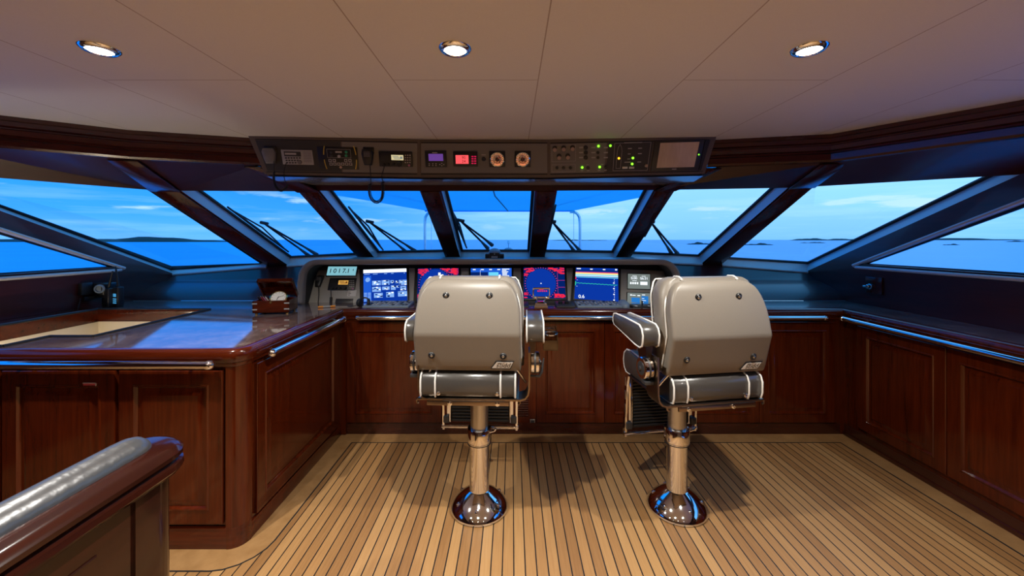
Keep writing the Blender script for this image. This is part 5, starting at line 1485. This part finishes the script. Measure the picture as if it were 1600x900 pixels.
# wipers on the outside of the front panes
def on_glass(k, px, py, d=.03):
    out, n_ = GL[k]; e = V((0, 0, H)); dd_ = V(((px - 800) / F, 1, -(py - 374) / F))
    c = out[0]; t_ = (c - e).dot(n_) / dd_.dot(n_); return e + dd_ * t_ + n_ * d
def wiper(k, blade, hub, feet, label):
    o = thing('window_wiper', label, 'wiper', on_glass(k, *feet[0]), 'wipers outside the front windows')
    b0, b1 = on_glass(k, *blade[0], .018), on_glass(k, *blade[1], .018)
    part(o, 'blade', 'black_rubber', lambda M: M.tube([b0, b0.lerp(b1, .5), b1], [.008, .012, .008], 8))
    h0 = on_glass(k, *hub, .04)
    def fl(M):
        M.tube([on_glass(k, *blade[0], .02).lerp(b1, .08), b0.lerp(b1, .5) + (h0 - b0.lerp(b1, .5)) * .5, on_glass(k, *blade[1], .02).lerp(b0, .08)], .007, 8)
    part(o, 'blade_holder', 'wiper_black', fl)
    for f_ in feet:
        part(o, 'arm', 'wiper_black', lambda M: M.tube([h0, h0.lerp(on_glass(k, *f_, .04), .75), on_glass(k, *f_, .035)], [.008, .010, .02], 8))
    part(o, 'pivot', 'wiper_black', lambda M: M.tube([h0 + V((-.03, 0, .01)), h0 + V((.035, 0, -.004))], .014, 8))
wiper(2, ((354, 326), (450, 396)), (410, 355), ((482, 405), (494, 403)), 'wiper outside the second window from the left')
wiper(3, ((544, 326), (598, 393)), (576, 353), ((636, 400), (648, 397)), 'wiper outside the window left of the centre one')
wiper(4, ((703, 325), (729, 390)), (719, 351), ((762, 393), (769, 388)), 'wiper outside the centre window')
wiper(5, ((868.5, 323), (856, 375)), (863, 352), ((898, 398), (908, 398)), 'wiper outside the window right of the centre one')
wiper(6, ((1030, 330), (1008, 372)), (1018, 352), ((1050, 400), (1060, 401)), 'wiper outside the second window right of the centre one')

# ------------------------------------------------------------------ sky, camera, view
w = bpy.data.worlds.new('dusk_sky'); S.world = w; w.use_nodes = True
nt = w.node_tree; nt.nodes.clear()
class WN(NT):
    def __init__(s): s.t = nt
k = WN()
outw = k.n('ShaderNodeOutputWorld'); bg = k.n('ShaderNodeBackground')
tc = k.n('ShaderNodeTexCoord'); sx = k.n('ShaderNodeSeparateXYZ'); k.l(tc.outputs['Generated'], sx.inputs[0])
el = k.math('MAXIMUM', sx.outputs[2], 0.0)
leftc = k.ramp(el, [(0, (.10, .36, .86)), (.05, (.035, .285, .84)), (.16, (.006, .215, .80)), (.45, (.004, .16, .72)), (1, (.01, .30, .80))])
rightc = k.ramp(el, [(0, (.16, .43, .86)), (.05, (.21, .50, .90)), (.16, (.26, .58, .94)), (.45, (.15, .45, .88)), (1, (.02, .34, .85))])
az = k.math('ADD', sx.outputs[0], 0.0)
mr = k.n('ShaderNodeMapRange'); mr.interpolation_type = 'SMOOTHSTEP'
k.l(az, mr.inputs[0]); mr.inputs[1].default_value = -.45; mr.inputs[2].default_value = .18
mr2 = k.n('ShaderNodeMapRange'); mr2.interpolation_type = 'SMOOTHSTEP'; k.l(az, mr2.inputs[0]); mr2.inputs[1].default_value = .72; mr2.inputs[2].default_value = .92
mr2.inputs[3].default_value = 1; mr2.inputs[4].default_value = .0
base = k.mix(k.math('MULTIPLY', mr.outputs[0], mr2.outputs[0]), leftc, rightc)
# streaked clouds: direction stretched towards the horizon
cz_ = k.math('ADD', sx.outputs[2], .06)
cb_ = k.n('ShaderNodeCombineXYZ')
k.l(k.math('MULTIPLY', sx.outputs[0], 2.2), cb_.inputs[0]); k.l(k.math('MULTIPLY', sx.outputs[2], 26.0), cb_.inputs[1]); k.l(k.math('MULTIPLY', sx.outputs[1], 1.2), cb_.inputs[2])
nz = k.noise(cb_.outputs[0], 1.5, 6, .6)
mask = k.n('ShaderNodeMapRange'); k.l(nz, mask.inputs[0]); mask.inputs[1].default_value = .47; mask.inputs[2].default_value = .70
band = k.ramp(el, [(0, (.35, .35, .35)), (.03, (.8, .8, .8)), (.13, (.75, .75, .75)), (.22, (.25, .25, .25)), (.5, (0, 0, 0))])
cl = k.math('MULTIPLY', k.math('MULTIPLY', mask.outputs[0], band), k.math('ADD', .42, k.math('MULTIPLY', mr.outputs[0], .35)))
sky = k.mix(cl, base, (.34, .62, .95))
cb2 = k.n('ShaderNodeCombineXYZ')
k.l(k.math('MULTIPLY', sx.outputs[0], 7.0), cb2.inputs[0]); k.l(k.math('MULTIPLY', sx.outputs[2], 34.0), cb2.inputs[1]); k.l(k.math('MULTIPLY', sx.outputs[1], 3.0), cb2.inputs[2])
nz2 = k.noise(cb2.outputs[0], 1.1, 5, .55)
m2 = k.n('ShaderNodeMapRange'); m2.interpolation_type = 'SMOOTHSTEP'; k.l(nz2, m2.inputs[0]); m2.inputs[1].default_value = .585; m2.inputs[2].default_value = .70
puff = k.ramp(el, [(0, (0, 0, 0)), (.03, (.3, .3, .3)), (.06, (.9, .9, .9)), (.085, (.8, .8, .8)), (.11, (0, 0, 0))])
sky = k.mix(k.math('MULTIPLY', k.math('MULTIPLY', m2.outputs[0], puff), .85), sky, (.42, .62, .80))
k.l(sky, bg.inputs[0]); bg.inputs[1].default_value = SKY
k.l(bg.outputs[0], outw.inputs[0])

cam = bpy.data.cameras.new('camera'); co = bpy.data.objects.new('camera', cam); COL.objects.link(co)
co.location = (0, 0, H); co.rotation_euler = (R(90), 0, 0)
cam.sensor_fit = 'HORIZONTAL'; cam.sensor_width = 36; cam.lens = F / 1600 * 36
cam.shift_x = 0; cam.shift_y = -(450 - 374) / 1600; cam.clip_start = .02; cam.clip_end = 10000
S.camera = co
vs = S.view_settings; vs.view_transform = 'Standard'; vs.look = 'None'; vs.exposure = EXPOSURE; vs.gamma = 1; vs.use_curve_mapping = False
S.cycles.max_bounces = 8; S.cycles.transparent_max_bounces = 16; S.cycles.caustics_reflective = False; S.cycles.caustics_refractive = False
S.cycles.sample_clamp_indirect = 4
